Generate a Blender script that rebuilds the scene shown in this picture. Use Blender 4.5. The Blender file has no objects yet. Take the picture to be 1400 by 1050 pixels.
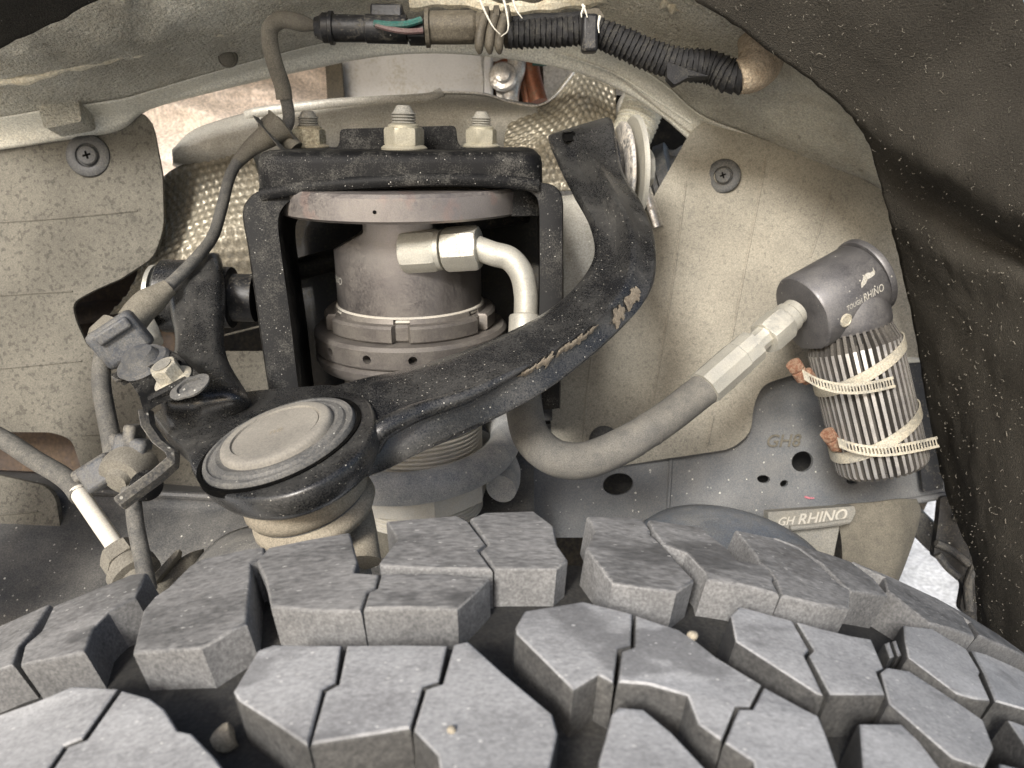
import bpy, bmesh, math, random
from mathutils import Vector as V, Matrix, noise
from mathutils.geometry import tessellate_polygon
random.seed(7)
sc = bpy.context.scene
C = sc.collection
R_ = math.radians

# ------------------------------------------------------------------ camera, sky, sun, exposure
PITCH, CAMH, F = R_(18), 0.9794, 1058.0
cp, sp = math.cos(PITCH), math.sin(PITCH)
cd = bpy.data.cameras.new('camera'); cam = bpy.data.objects.new('camera', cd); C.objects.link(cam)
cam.location = (0, 0, CAMH); cam.rotation_euler = (R_(90) - PITCH, 0, 0)
cd.sensor_width = 36; cd.lens = 36 * F / 1400; cd.clip_start = 0.01; cd.clip_end = 2000
cd.dof.use_dof = True; cd.dof.focus_distance = 0.40; cd.dof.aperture_fstop = 18
sc.camera = cam
SUN_EL, SUN_AZ = R_(32), R_(202)          # azimuth measured clockwise from +Y: behind the camera, a little left
w = bpy.data.worlds.new('World'); sc.world = w; w.use_nodes = True
nt = w.node_tree
sky = nt.nodes.new('ShaderNodeTexSky'); sky.sky_type = 'NISHITA'; sky.sun_disc = False
sky.sun_elevation = SUN_EL; sky.sun_rotation = SUN_AZ; sky.air_density = 1.0; sky.dust_density = 4.0; sky.ozone_density = 0.6
nt.links.new(sky.outputs[0], nt.nodes['Background'].inputs[0]); nt.nodes['Background'].inputs[1].default_value = 0.08
sd = bpy.data.lights.new('sun', 'SUN'); so = bpy.data.objects.new('sun', sd); C.objects.link(so)
sd.energy = 2.1; sd.angle = R_(13); sd.color = (1, .975, .94)
sdir = V((math.sin(SUN_AZ) * math.cos(SUN_EL), math.cos(SUN_AZ) * math.cos(SUN_EL), math.sin(SUN_EL)))
so.rotation_euler = sdir.to_track_quat('Z', 'Y').to_euler(); so.location = (0, -2, 4)
vs = sc.view_settings; sc.display_settings.display_device = 'sRGB'
vs.view_transform = 'Standard'; vs.look = 'None'; vs.gamma = 1; vs.use_curve_mapping = False; vs.exposure = 1.0

# ------------------------------------------------------------------ geometry helpers
def W(x, d, u): return V((x, d * cp + u * sp, -d * sp + u * cp + CAMH))
def D(x, d, u): return V((x, d * cp + u * sp, -d * sp + u * cp))
def P(px, py, d): return W((px - 700) / F * d, d, -(py - 525) / F * d)
def P3(t): return P(*t)
EYE = V((0, 0, CAMH))
def ray(px, py): return (P(px, py, 1) - EYE).normalized()
def hit(px, py, o, n):
    r = ray(px, py); return EYE + r * ((o - EYE).dot(n) / r.dot(n))
UP = V((0, 0, 1))

class Fr:
    def __init__(s, o, z, x=None):
        s.o = V(o); s.z = V(z).normalized()
        x = V(x) if x is not None else V((1, 0, 0))
        s.x = (x - s.z * x.dot(s.z)).normalized(); s.y = s.z.cross(s.x)
    def __call__(s, x, y, z): return s.o + s.x * x + s.y * y + s.z * z
    def inv(s, p): q = p - s.o; return V((q.dot(s.x), q.dot(s.y), q.dot(s.z)))

def cr(pts, n):
    pts = [V(p) for p in pts]
    if len(pts) == 2: return [pts[0].lerp(pts[1], i / (n - 1)) for i in range(n)]
    # arc-length-ish parameter
    L = [0]
    for a, b in zip(pts, pts[1:]): L.append(L[-1] + max((b - a).length, 1e-9))
    out = []
    for i in range(n):
        t = L[-1] * i / (n - 1); k = 0
        while k < len(pts) - 2 and t > L[k + 1]: k += 1
        u = (t - L[k]) / (L[k + 1] - L[k]); u = min(max(u, 0), 1)
        p1, p2 = pts[k], pts[k + 1]; h = L[k + 1] - L[k]
        m1 = (p2 - pts[k - 1]) / (L[k + 1] - L[k - 1]) if k else (p2 - p1) / h
        m2 = (pts[k + 2] - p1) / (L[k + 2] - L[k]) if k + 2 < len(pts) else (p2 - p1) / h
        u2, u3 = u * u, u * u * u
        out.append(p1 * (2*u3 - 3*u2 + 1) + m1 * h * (u3 - 2*u2 + u) + p2 * (3*u2 - 2*u3) + m2 * h * (u3 - u2))
    return out

def crk(pts, m):
    """Catmull-Rom with m samples per input interval (keeps rows of several rails matched)."""
    pts = [V(p) for p in pts]; out = []
    for k in range(len(pts) - 1):
        p1, p2 = pts[k], pts[k+1]
        p0 = pts[k-1] if k else p1 * 2 - p2
        p3 = pts[k+2] if k + 2 < len(pts) else p2 * 2 - p1
        for i in range(m):
            u = i / m
            out.append(0.5 * ((2*p1) + (p2-p0)*u + (2*p0-5*p1+4*p2-p3)*u*u + (3*p1-p0-3*p2+p3)*u*u*u))
    out.append(pts[-1]); return out

def roundpoly(poly, r, n=4):
    out = []; N = len(poly)
    for i in range(N):
        a, b, c = V(poly[i-1][:2]), V(poly[i][:2]), V(poly[(i+1) % N][:2])
        rr = poly[i][2] if len(poly[i]) > 2 else r
        la, lc = (a-b).length, (c-b).length
        q = min(rr, la * .45, lc * .45)
        if q < 1e-6: out.append(b); continue
        s, e = b + (a-b) / la * q, b + (c-b) / lc * q
        for k in range(n + 1):
            t = k / n; out.append(s*(1-t)**2 + b*2*t*(1-t) + e*t*t)
    return out

class MB:
    def __init__(s): s.v = []; s.f = []
    def add(s, vs, fs):
        k = len(s.v); s.v += [V(p) for p in vs]; s.f += [tuple(i + k for i in f) for f in fs]; return s
    def grid(s, rows, closed=False, ends=False, cols_closed=False):
        n = len(rows[0]); m = len(rows); vs_ = [p for r in rows for p in r]; fs = []
        for i in range(m if closed else m - 1):
            for j in range(n if cols_closed else n - 1):
                a, b = i, (i + 1) % m; j2 = (j + 1) % n
                fs.append((a*n + j, a*n + j2, b*n + j2, b*n + j))
        if ends:
            fs.append(tuple(i*n for i in range(m))); fs.append(tuple(i*n + n - 1 for i in reversed(range(m))))
        return s.add(vs_, fs)
    def rev(s, fr, prof, seg=48, rf=None, caps=True):
        rows = []
        for r, z in prof:
            row = []
            for k in range(seg):
                th = 2*math.pi*k/seg; q = rf(r, z, th) if rf else r
                row.append(fr(q*math.cos(th), q*math.sin(th), z))
            rows.append(row)
        n = seg; fs = []
        for i in range(len(rows) - 1):
            for j in range(n):
                j2 = (j+1) % n; fs.append((i*n+j, i*n+j2, (i+1)*n+j2, (i+1)*n+j))
        if caps:
            fs.append(tuple(reversed(range(n)))); fs.append(tuple((len(rows)-1)*n + j for j in range(n)))
        return s.add([p for r in rows for p in r], fs)
    def tube(s, pts, rad, seg=16, caps=True, sx=1, sy=1, up=None):
        n = len(pts); rows = []; T = []
        for i in range(n): T.append((pts[min(i+1, n-1)] - pts[max(i-1, 0)]).normalized())
        x = up if up is not None else (V((0.3, -.9, .2)))
        x = (x - T[0]*x.dot(T[0])).normalized()
        for i in range(n):
            x = (x - T[i]*x.dot(T[i])).normalized(); y = T[i].cross(x); row = []
            for k in range(seg):
                th = 2*math.pi*k/seg
                r = rad(i/(n-1), th) if callable(rad) else (rad[i] if isinstance(rad, list) else rad)
                row.append(pts[i] + x*(r*sx*math.cos(th)) + y*(r*sy*math.sin(th)))
            rows.append(row)
        fs = []
        for i in range(n-1):
            for j in range(seg):
                j2 = (j+1) % seg; fs.append((i*seg+j, i*seg+j2, (i+1)*seg+j2, (i+1)*seg+j))
        if caps:
            fs.append(tuple(reversed(range(seg)))); fs.append(tuple((n-1)*seg + j for j in range(seg)))
        return s.add([p for r in rows for p in r], fs)
    def prism(s, bot, top):
        n = len(bot); fs = [(i, (i+1) % n, n+(i+1) % n, n+i) for i in range(n)]
        fs += [tuple(reversed(range(n))), tuple(range(n, 2*n))]
        return s.add(list(bot)+list(top), fs)
    def box(s, fr, sx, sy, sz, z0=0):
        q = [(-sx/2, -sy/2), (sx/2, -sy/2), (sx/2, sy/2), (-sx/2, sy/2)]
        return s.prism([fr(a, b, z0) for a, b in q], [fr(a, b, z0+sz) for a, b in q])
    def hexa(s, fr, r, z0, z1, n=6, ch=.12):
        """nut with chamfered corners"""
        h = (z1 - z0)
        def rf(q, z, th):
            a = (th % (2*math.pi/n)) - math.pi/n
            return min(q, r*math.cos(math.pi/n)/math.cos(a))
        rc = r * .93
        return s.rev(fr, [(rc*.94, z0), (rc, z0 + h*.02), (r, z0 + h*ch), (r, z1 - h*ch), (rc, z1 - h*.02), (rc*.94, z1)], seg=n*8, rf=rf)
    def build(s, name, mat, parent=None, smooth=True, angle=38, bevel=0, seg=2, solid=0, sub=0, fixn=True, off=0, **kw):
        me = bpy.data.meshes.new(name)
        c = V((0, 0, 0))
        if s.v:
            lo = V([min(p[i] for p in s.v) for i in range(3)]); hi = V([max(p[i] for p in s.v) for i in range(3)]); c = (lo+hi)/2
        me.from_pydata([p - c for p in s.v], [], s.f); me.validate()
        if fixn:
            bm = bmesh.new(); bm.from_mesh(me); bmesh.ops.remove_doubles(bm, verts=bm.verts, dist=1e-6)
            bmesh.ops.recalc_face_normals(bm, faces=bm.faces); bm.to_mesh(me); bm.free()
        o = bpy.data.objects.new(name, me); C.objects.link(o); me.materials.append(mat)
        if smooth:
            me.polygons.foreach_set('use_smooth', [True]*len(me.polygons))
            if not sub: me.set_sharp_from_angle(angle=R_(angle))
        WC[o.name] = c; o['_w'] = 1
        if parent: o.parent = parent
        if solid:
            m = o.modifiers.new('s', 'SOLIDIFY'); m.thickness = solid; m.offset = off
        if bevel:
            m = o.modifiers.new('b', 'BEVEL'); m.width = bevel; m.segments = seg; m.limit_method = 'ANGLE'; m.angle_limit = R_(35)
            m.harden_normals = False
        if sub:
            m = o.modifiers.new('u', 'SUBSURF'); m.levels = sub; m.render_levels = sub
        for k, val in kw.items(): o[k] = val
        return o
WC = {}
def thing(name, label, category, group=None):
    o = bpy.data.objects.new(name, None); C.objects.link(o); o.empty_display_size = .01
    o['label'] = label; o['category'] = category
    if group: o['group'] = group
    return o
def finish():
    del_ = []
    for o in list(C.objects):
        if o.type == 'EMPTY' and o.parent is None:
            lo = V((9, 9, 9)); hi = -lo
            def walk(a):
                for ch in a.children:
                    if ch.type == 'MESH':
                        for v in ch.data.vertices:
                            q = v.co + WC[ch.name]
                            for i in range(3): lo[i] = min(lo[i], q[i]); hi[i] = max(hi[i], q[i])
                    walk(ch)
            walk(o)
            WC[o.name] = V(((lo.x+hi.x)/2, (lo.y+hi.y)/2, lo.z))
    for o in list(C.objects):
        if o.name in WC:
            o.location = WC[o.name] - (WC[o.parent.name] if o.parent else V((0, 0, 0)))
            if '_w' in o: del o['_w']

def boolcut(o, cutters):
    dg = bpy.context.evaluated_depsgraph_get()
    for c in cutters:
        m = o.modifiers.new('cut', 'BOOLEAN'); m.object = c; m.operation = 'DIFFERENCE'; m.solver = 'EXACT'
        c.location = WC[c.name] - WC[o.name]
    dg = bpy.context.evaluated_depsgraph_get(); dg.update()
    me = bpy.data.meshes.new_from_object(o.evaluated_get(dg)); o.modifiers.clear(); old = o.data; o.data = me
    me.polygons.foreach_set('use_smooth', [True]*len(me.polygons)); me.set_sharp_from_angle(angle=R_(30))
    for c in cutters: WC.pop(c.name); bpy.data.objects.remove(c)

def text_geo(s, size):
    cu = bpy.data.curves.new('t', 'FONT'); cu.body = s; cu.size = size; cu.align_x = 'LEFT'; cu.resolution_u = 3
    cu.shear = .25; cu.offset = size * .012
    o = bpy.data.objects.new('t', cu); C.objects.link(o)
    dg = bpy.context.evaluated_depsgraph_get(); dg.update()
    me = bpy.data.meshes.new_from_object(o.evaluated_get(dg))
    vs_ = [v.co.copy() for v in me.vertices]; fs = [tuple(p.vertices) for p in me.polygons]
    bpy.data.objects.remove(o); bpy.data.meshes.remove(me)
    return vs_, fs

def plate(outline, dfun, thick, holes=()):
    """Sheet cut to an outline (photo px) lying on the surface d = dfun(px, py), with through holes and real edges."""
    loops = [list(outline)] + [list(h) for h in holes]
    tris = tessellate_polygon([[V((p[0], p[1], 0)) for p in l] for l in loops])
    flat = [p for l in loops for p in l]; n = len(flat)
    vs_ = [P(p[0], p[1], dfun(p[0], p[1])) for p in flat]
    nn = D(0, 1, 0) * thick
    vs_ += [v + nn for v in vs_]
    fs = [tuple(t) for t in tris] + [tuple(reversed([i+n for i in t])) for t in tris]
    k = 0
    for l in loops:
        m = len(l)
        for i in range(m): a, b = k+i, k+(i+1) % m; fs.append((a, b, b+n, a+n))
        k += m
    return MB().add(vs_, fs)
def ell(cx, cy, rx, ry, n=20, rot=0):
    return [(cx + rx*math.cos(t)*math.cos(rot) - ry*math.sin(t)*math.sin(rot), cy + rx*math.cos(t)*math.sin(rot) + ry*math.sin(t)*math.cos(rot)) for t in [2*math.pi*i/n for i in range(n)]]

# ------------------------------------------------------------------ materials
def mat(name, base, dust=(.33, .30, .235), amt=.4, dscale=70, fine=500, rough=.55, drough=.92, metal=0.0, bump=.25, bscale=420,
        bdist=.0008, speck=0, speckcol=(.7, .68, .6), speckscale=420, spots=None, soft=.10, spec=.5, var=.25, stretch=None, coat=0):
    m = bpy.data.materials.new(name); m.use_nodes = True; t = m.node_tree; N = t.nodes; L = t.links; bs = N['Principled BSDF']
    geo = N.new('ShaderNodeNewGeometry'); pos = geo.outputs['Position']
    if stretch:
        mp = N.new('ShaderNodeMapping'); mp.inputs['Scale'].default_value = stretch; L.new(pos, mp.inputs[0]); pos = mp.outputs[0]
    def nz(scale, det=6, rg=.62):
        n = N.new('ShaderNodeTexNoise'); n.inputs['Scale'].default_value = scale; n.inputs['Detail'].default_value = det; n.inputs['Roughness'].default_value = rg
        L.new(pos, n.inputs['Vector']); return n.outputs['Fac']
    def mth(op, a, b=None, c=None):
        n = N.new('ShaderNodeMath'); n.operation = op
        for i, q in enumerate((a, b, c)):
            if q is None: continue
            if isinstance(q, (int, float)): n.inputs[i].default_value = q
            else: L.new(q, n.inputs[i])
        return n.outputs[0]
    def mr(x, a, b, c=0., d=1.):
        n = N.new('ShaderNodeMapRange'); n.inputs[1].default_value = a; n.inputs[2].default_value = b; n.inputs[3].default_value = c; n.inputs[4].default_value = d
        n.interpolation_type = 'SMOOTHSTEP'; L.new(x, n.inputs[0]); return n.outputs[0]
    def mixc(f, a, b, mode='MIX'):
        n = N.new('ShaderNodeMix'); n.data_type = 'RGBA'; n.blend_type = mode
        if isinstance(f, (int, float)): n.inputs[0].default_value = f
        else: L.new(f, n.inputs[0])
        for i, q in ((6, a), (7, b)):
            if isinstance(q, tuple): n.inputs[i].default_value = (*q, 1)
            else: L.new(q, n.inputs[i])
        return n.outputs[2]
    big = nz(dscale); fin = nz(fine, 4)
    cmb = mth('ADD', mth('MULTIPLY', big, .5), mth('MULTIPLY', fin, .5))
    th = .61 - .22 * amt
    dm = mr(cmb, th - soft*.85, th + soft*.85)
    v = mth('MULTIPLY', mr(nz(fine * 1.7, 3), .3, .7, 1 - var, 1 + var), mr(nz(11, 3, .5), .34, .66, .78, 1.12))
    col = mixc(dm, base, dust)
    if spots:
        scol, sthr, sscale, sop = spots
        sm = mr(nz(sscale, 3, .55), sthr, sthr + .07, 0, sop)
        col = mixc(sm, col, scol)
    vv = N.new('ShaderNodeCombineColor'); [L.new(v, vv.inputs[i]) for i in range(3)]
    col = mixc(1.0, col, vv.outputs[0], 'MULTIPLY')
    if speck:
        vo = N.new('ShaderNodeTexVoronoi'); vo.inputs['Scale'].default_value = speckscale; L.new(pos, vo.inputs['Vector'])
        sx = N.new('ShaderNodeSeparateColor'); L.new(vo.outputs['Color'], sx.inputs[0])
        a = mth('LESS_THAN', vo.outputs['Distance'], mth('MULTIPLY', sx.outputs[1], .36))
        b = mth('GREATER_THAN', sx.outputs[0], 1 - speck)
        col = mixc(mth('MULTIPLY', mth('MULTIPLY', a, b), mr(sx.outputs[2], 0, 1, .35, 1)), col, speckcol)
    L.new(col, bs.inputs['Base Color'])
    rg = N.new('ShaderNodeMix'); L.new(dm, rg.inputs[0]); rg.inputs[2].default_value = rough; rg.inputs[3].default_value = drough
    L.new(rg.outputs[0], bs.inputs['Roughness'])
    if metal:
        mt = N.new('ShaderNodeMix'); L.new(dm, mt.inputs[0]); mt.inputs[2].default_value = metal; mt.inputs[3].default_value = 0.05
        L.new(mt.outputs[0], bs.inputs['Metallic'])
    bs.inputs['Specular IOR Level'].default_value = spec
    if coat: bs.inputs['Coat Weight'].default_value = coat; bs.inputs['Coat Roughness'].default_value = .25
    if bump:
        bu = N.new('ShaderNodeBump'); bu.inputs['Strength'].default_value = bump; bu.inputs['Distance'].default_value = bdist
        L.new(mth('ADD', nz(bscale, 5), mth('MULTIPLY', dm, .25)), bu.inputs['Height']); L.new(bu.outputs[0], bs.inputs['Normal'])
    return m

TAN = (.34, .285, .195)
MT = {}
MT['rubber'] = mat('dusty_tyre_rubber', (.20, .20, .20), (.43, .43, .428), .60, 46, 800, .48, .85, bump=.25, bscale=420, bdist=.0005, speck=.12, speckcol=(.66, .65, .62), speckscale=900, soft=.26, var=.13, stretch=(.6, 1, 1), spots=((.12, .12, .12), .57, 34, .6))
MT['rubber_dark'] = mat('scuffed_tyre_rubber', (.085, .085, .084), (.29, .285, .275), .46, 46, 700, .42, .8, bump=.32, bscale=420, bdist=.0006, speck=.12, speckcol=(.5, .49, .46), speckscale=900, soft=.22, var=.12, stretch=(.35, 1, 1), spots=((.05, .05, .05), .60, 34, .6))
MT['rubber_wall_shade'] = mat('shaded_wall_rubber', (.035, .035, .035), (.12, .117, .11), .40, 50, 600, .6, .9, bump=.2, soft=.3)  # clean unworn wall rubber, with the walls' shade painted into its dark tone
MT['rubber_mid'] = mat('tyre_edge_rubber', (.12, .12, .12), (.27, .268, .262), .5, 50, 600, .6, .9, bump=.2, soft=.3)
MT['rubber_base'] = mat('tyre_groove_rubber', (.02, .02, .02), (.062, .058, .05), .35, 60, 500, .85, .95, bump=.2, soft=.3)  # dark rubber with the shade of the grooves worked into its colour
MT['arm'] = mat('black_painted_forging', (.013, .0135, .0145), (.11, .107, .098), .06, 40, 1300, .25, .75, bump=.3, bscale=1100, bdist=.0004, speck=.14, speckcol=(.40, .385, .34), speckscale=1000, soft=.22, spec=.5, coat=.35)
MT['rust_scrape'] = mat('rusty_scrape', (.14, .11, .08), (.22, .195, .15), .5, 200, 900, .9, .95, bump=.4, bscale=900, soft=.3)
MT['cap'] = mat('dusty_cap', (.14, .135, .125), (.36, .335, .285), .80, 40, 900, .6, .9, bump=.1, bscale=900, soft=.35, var=.1)
MT['capdark'] = mat('dusty_black_ring', (.06, .063, .067), (.25, .24, .215), .40, 60, 900, .5, .85, bump=.15, bscale=900, speck=.08, soft=.32)
MT['boot'] = mat('dusty_boot_rubber', (.22, .195, .15), (.41, .36, .275), .75, 60, 900, .8, .95, bump=.2, bscale=700, soft=.32)
MT['tower'] = mat('black_paint_tower', (.006, .0062, .0066), (.085, .082, .074), .20, 70, 1300, .55, .92, bump=.10, bscale=900, bdist=.0004, speck=.10, speckcol=(.36, .35, .32), speckscale=1000, soft=.12, spec=.14)
MT['inside'] = mat('black_paint_inside', (.008, .008, .008), (.05, .045, .035), .3, 60, 500, .6, .9, bump=.2)
MT['alu'] = mat('grey_anodised_aluminium', (.25, .23, .228), (.235, .22, .19), .22, 40, 900, .30, .58, metal=.92, bump=.06, bscale=900, bdist=.0002, soft=.35, var=.08)
MT['aluplate'] = mat('stained_aluminium_plate', (.26, .235, .23), (.24, .222, .19), .25, 40, 900, .30, .6, metal=.9, bump=.06, bscale=900, bdist=.0002, soft=.3, var=.1, spots=((.38, .25, .21), .57, 42, .32))
MT['aludark'] = mat('dusty_dark_anodised_ring', (.18, .163, .157), (.235, .218, .185), .38, 60, 900, .40, .7, metal=.75, bump=.10, bscale=900, bdist=.0003, soft=.35, var=.1)
MT['thread'] = mat('dusty_aluminium_thread', (.62, .605, .56), (.60, .555, .46), .6, 60, 800, .5, .85, metal=.2, bump=.06, soft=.32, var=.1)
MT['spring'] = mat('grey_coated_spring', (.22, .238, .26), (.55, .54, .51), .58, 90, 1100, .42, .8, bump=.2, bscale=900, speck=.12, soft=.22)
MT['zinc'] = mat('yellow_zinc', (.60, .56, .43), (.36, .335, .265), .45, 120, 800, .33, .85, metal=.75, bump=.12, soft=.25, var=.15)
MT['sleevemetal'] = mat('dusty_zinc', (.55, .50, .36), (.30, .26, .185), .6, 120, 600, .4, .9, metal=.6, bump=.2, soft=.1)
MT['fitting'] = mat('zinc_fitting', (.56, .55, .49), (.42, .40, .335), .42, 90, 800, .34, .75, metal=.7, bump=.08, soft=.3, var=.1)
MT['hose'] = mat('dusty_rubber_hose', (.105, .104, .10), (.265, .25, .215), .60, 90, 1300, .7, .95, bump=.5, bscale=1200, bdist=.0005, soft=.3)
MT['shield'] = mat('dusty_splash_shield', (.122, .114, .093), (.165, .154, .126), .5, 130, 700, .85, .95, bump=.2, bscale=700, spots=((.062, .058, .048), .55, 300, .65), soft=.22)
MT['shield2'] = mat('sandy_splash_shield', (.245, .23, .19), (.33, .305, .248), .60, 30, 700, .85, .95, bump=.18, bscale=700, spots=((.17, .161, .136), .57, 330, .5), soft=.26)
MT['cream'] = mat('cream_body_paint', (.78, .77, .68), (.55, .515, .415), .28, 22, 500, .42, .9, bump=.08, soft=.3)
MT['under'] = mat('textured_underseal', (.74, .72, .62), (.54, .50, .40), .40, 30, 500, .7, .95, bump=1.0, bscale=330, bdist=.006, soft=.2, spots=((.30, .275, .21), .65, 120, .6))
MT['sealer'] = mat('cream_seam_sealer', (.62, .58, .46), (.5, .44, .32), .4, 80, 400, .6, .9, bump=.4)
MT['liner'] = mat('dark_felt_liner', (.036, .033, .028), (.105, .096, .079), .28, 9, 1500, .95, 1.0, bump=1.0, bscale=1100, bdist=.0022, speck=.05, speckcol=(.26, .245, .21), speckscale=900, soft=.35, spec=.1)
MT['frame'] = mat('grey_blue_frame_paint', (.085, .096, .110), (.255, .25, .235), .36, 30, 1000, .45, .85, bump=.1, speck=.08, soft=.35)
MT['bluehouse'] = mat('smooth_blue_grey_paint', (.12, .14, .17), (.26, .26, .25), .30, 40, 600, .30, .8, bump=.06, soft=.2)
MT['frameL'] = mat('black_frame_paint', (.04, .043, .047), (.22, .21, .19), .30, 26, 900, .36, .85, bump=.2, bscale=160, bdist=.0015, soft=.3, speck=.08)
MT['black'] = mat('black_plastic', (.013, .013, .014), (.11, .10, .08), .15, 120, 700, .45, .85, bump=.2, speck=.05)
MT['blackd'] = mat('dusty_black_plastic', (.06, .06, .062), (.22, .205, .17), .4, 120, 700, .5, .85, bump=.2, speck=.05, soft=.2)
MT['bluegrey'] = mat('blue_grey_plastic', (.055, .062, .075), (.165, .158, .14), .42, 140, 900, .42, .85, bump=.15, soft=.24)
MT['sleeve'] = mat('dusty_sleeve', (.105, .096, .077), (.20, .183, .145), .55, 120, 900, .8, .95, bump=.3, soft=.28)
MT['wire'] = mat('dusty_wire', (.06, .06, .058), (.185, .175, .15), .42, 150, 900, .6, .95, bump=.2, soft=.28)
MT['tape'] = mat('black_cloth_tape', (.014, .014, .015), (.07, .066, .055), .08, 140, 1100, .65, .9, bump=.5, bscale=900, soft=.16, spec=.3)
MT['brown'] = mat('brown_connector', (.065, .055, .038), (.15, .13, .095), .4, 90, 600, .6, .9, bump=.2, soft=.25)
MT['beigeboot'] = mat('beige_grommet', (.36, .28, .19), (.47, .39, .28), .5, 90, 500, .75, .95, bump=.8, bscale=300, bdist=.002, soft=.15)
MT['foil'] = mat('dimpled_foil', (.40, .37, .30), (.22, .19, .13), .5, 30, 400, .30, .75, metal=.8, bump=.1, soft=.2)
MT['foilsmooth'] = mat('dusty_heat_shield', (.50, .485, .44), (.34, .32, .265), .45, 28, 600, .42, .85, metal=.5, bump=.1, soft=.3, speck=.04)
MT['pinkfoil'] = mat('wrinkled_insulation', (.74, .63, .54), (.66, .56, .46), .4, 20, 200, .5, .8, metal=.1, bump=.3, bscale=120, bdist=.003)
MT['white'] = mat('white_plastic', (.72, .715, .70), (.58, .56, .5), .2, 30, 300, .45, .8, bump=.03, var=.04)
MT['silver'] = mat('silver_tube', (.72, .70, .66), (.55, .5, .42), .3, 60, 400, .3, .7, metal=.8, bump=.05)
MT['copper'] = mat('copper_brown', (.30, .11, .055), (.25, .15, .09), .2, 60, 400, .4, .8, metal=.4, bump=.1)
MT['pale'] = mat('pale_inner_panel', (.62, .60, .57), (.5, .47, .42), .3, 15, 200, .6, .9, bump=.05)
MT['dark'] = mat('dark_blocker_sheet', (.02, .019, .017), (.06, .05, .037), .4, 15, 200, .8, .95, bump=.2)
MT['brownin'] = mat('brown_inner_liner', (.05, .03, .018), (.085, .058, .036), .4, 20, 200, .7, .9, bump=.1)
MT['res'] = mat('grey_anodised_cap', (.115, .113, .122), (.21, .205, .195), .24, 60, 1000, .33, .7, metal=.6, bump=.06, bscale=900, bdist=.0003, soft=.35, var=.1, speck=.04)
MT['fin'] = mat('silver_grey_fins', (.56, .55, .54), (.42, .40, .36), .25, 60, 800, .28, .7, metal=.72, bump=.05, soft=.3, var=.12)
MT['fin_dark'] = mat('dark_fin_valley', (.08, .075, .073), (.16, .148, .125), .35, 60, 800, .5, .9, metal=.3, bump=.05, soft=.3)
MT['band'] = mat('stainless_band', (.60, .58, .50), (.52, .47, .36), .55, 90, 600, .35, .8, metal=.6, bump=.06, soft=.2)
MT['rust'] = mat('rusty_screw_housing', (.20, .088, .05), (.32, .215, .145), .5, 160, 800, .8, .95, bump=.4, bscale=600, bdist=.0005)
MT['print'] = mat('pale_printed_mark', (.42, .41, .37), (.33, .315, .27), .4, 200, 900, .7, .9, bump=0)
MT['rubberclip'] = mat('black_push_clip', (.035, .038, .042), (.14, .135, .12), .35, 90, 700, .45, .8, bump=.1, soft=.2)
MT['steelgrey'] = mat('grey_painted_steel', (.22, .22, .205), (.32, .30, .25), .5, 50, 700, .5, .9, bump=.1, soft=.3)
MT['pulley'] = mat('grey_pulley', (.07, .073, .077), (.13, .125, .11), .3, 60, 400, .4, .8, bump=.05)
MT['pink'] = mat('pink_paint', (.75, .25, .30), (.6, .3, .3), .2, 200, 600, .6, .8, bump=0)
MT['teal'] = mat('teal_wire', (.02, .11, .09), (.07, .12, .10), .35, 200, 600, .5, .8, bump=0)
MT['pinkwire'] = mat('pink_wire', (.15, .09, .085), (.15, .115, .10), .35, 200, 600, .5, .8, bump=0)
MT['thread_white'] = mat('white_fibre', (.75, .72, .62), (.6, .55, .45), .2, 200, 600, .7, .8, bump=0)
MT['lint'] = mat('grey_lint', (.20, .185, .15), (.13, .118, .095), .4, 200, 600, .9, .95, bump=0)
MT['ground'] = mat('pale_concrete', (.74, .735, .72), (.66, .655, .63), .4, 3, 60, .9, .95, bump=.1, bscale=80, bdist=.001)
MT['grom'] = mat('grey_tan_grommet', (.13, .12, .098), (.215, .20, .165), .55, 120, 900, .75, .95, bump=.25, soft=.28)
MT['gap'] = mat('gap_shade_black', (.004, .004, .004), (.012, .011, .009), .2, 60, 500, .9, 1.0, bump=0, spec=.05)  # near-black that paints the shade inside holes, slots and gaps

# ------------------------------------------------------------------ setting
MB().add([V((-60, -60, 0)), V((60, -60, 0)), V((60, 60, 0)), V((-60, 60, 0))], [(0, 1, 2, 3)]).build('ground', MT['ground'], kind='structure')

# added dark sheet that blocks daylight below, and the engine bay wall
def dl(a): return lambda x, y: a
o = plate([(-500, 330), (1330, 330), (1330, 560), (1262, 700), (1215, 800), (1150, 1000), (-500, 1000)], dl(.80), .01).build('daylight_blocker', MT['dark'], smooth=False)
o['label'] = 'black sheet added behind the frame to keep daylight out of the gaps'; o['category'] = 'panel'
o = plate([(-700, -120), (1000, -120), (1000, 345), (-700, 345)], dl(1.05), .01).build('firewall', MT['pale'], smooth=False)
o['label'] = 'pale engine bay wall at the back of the arch opening'; o['category'] = 'panel'

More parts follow.
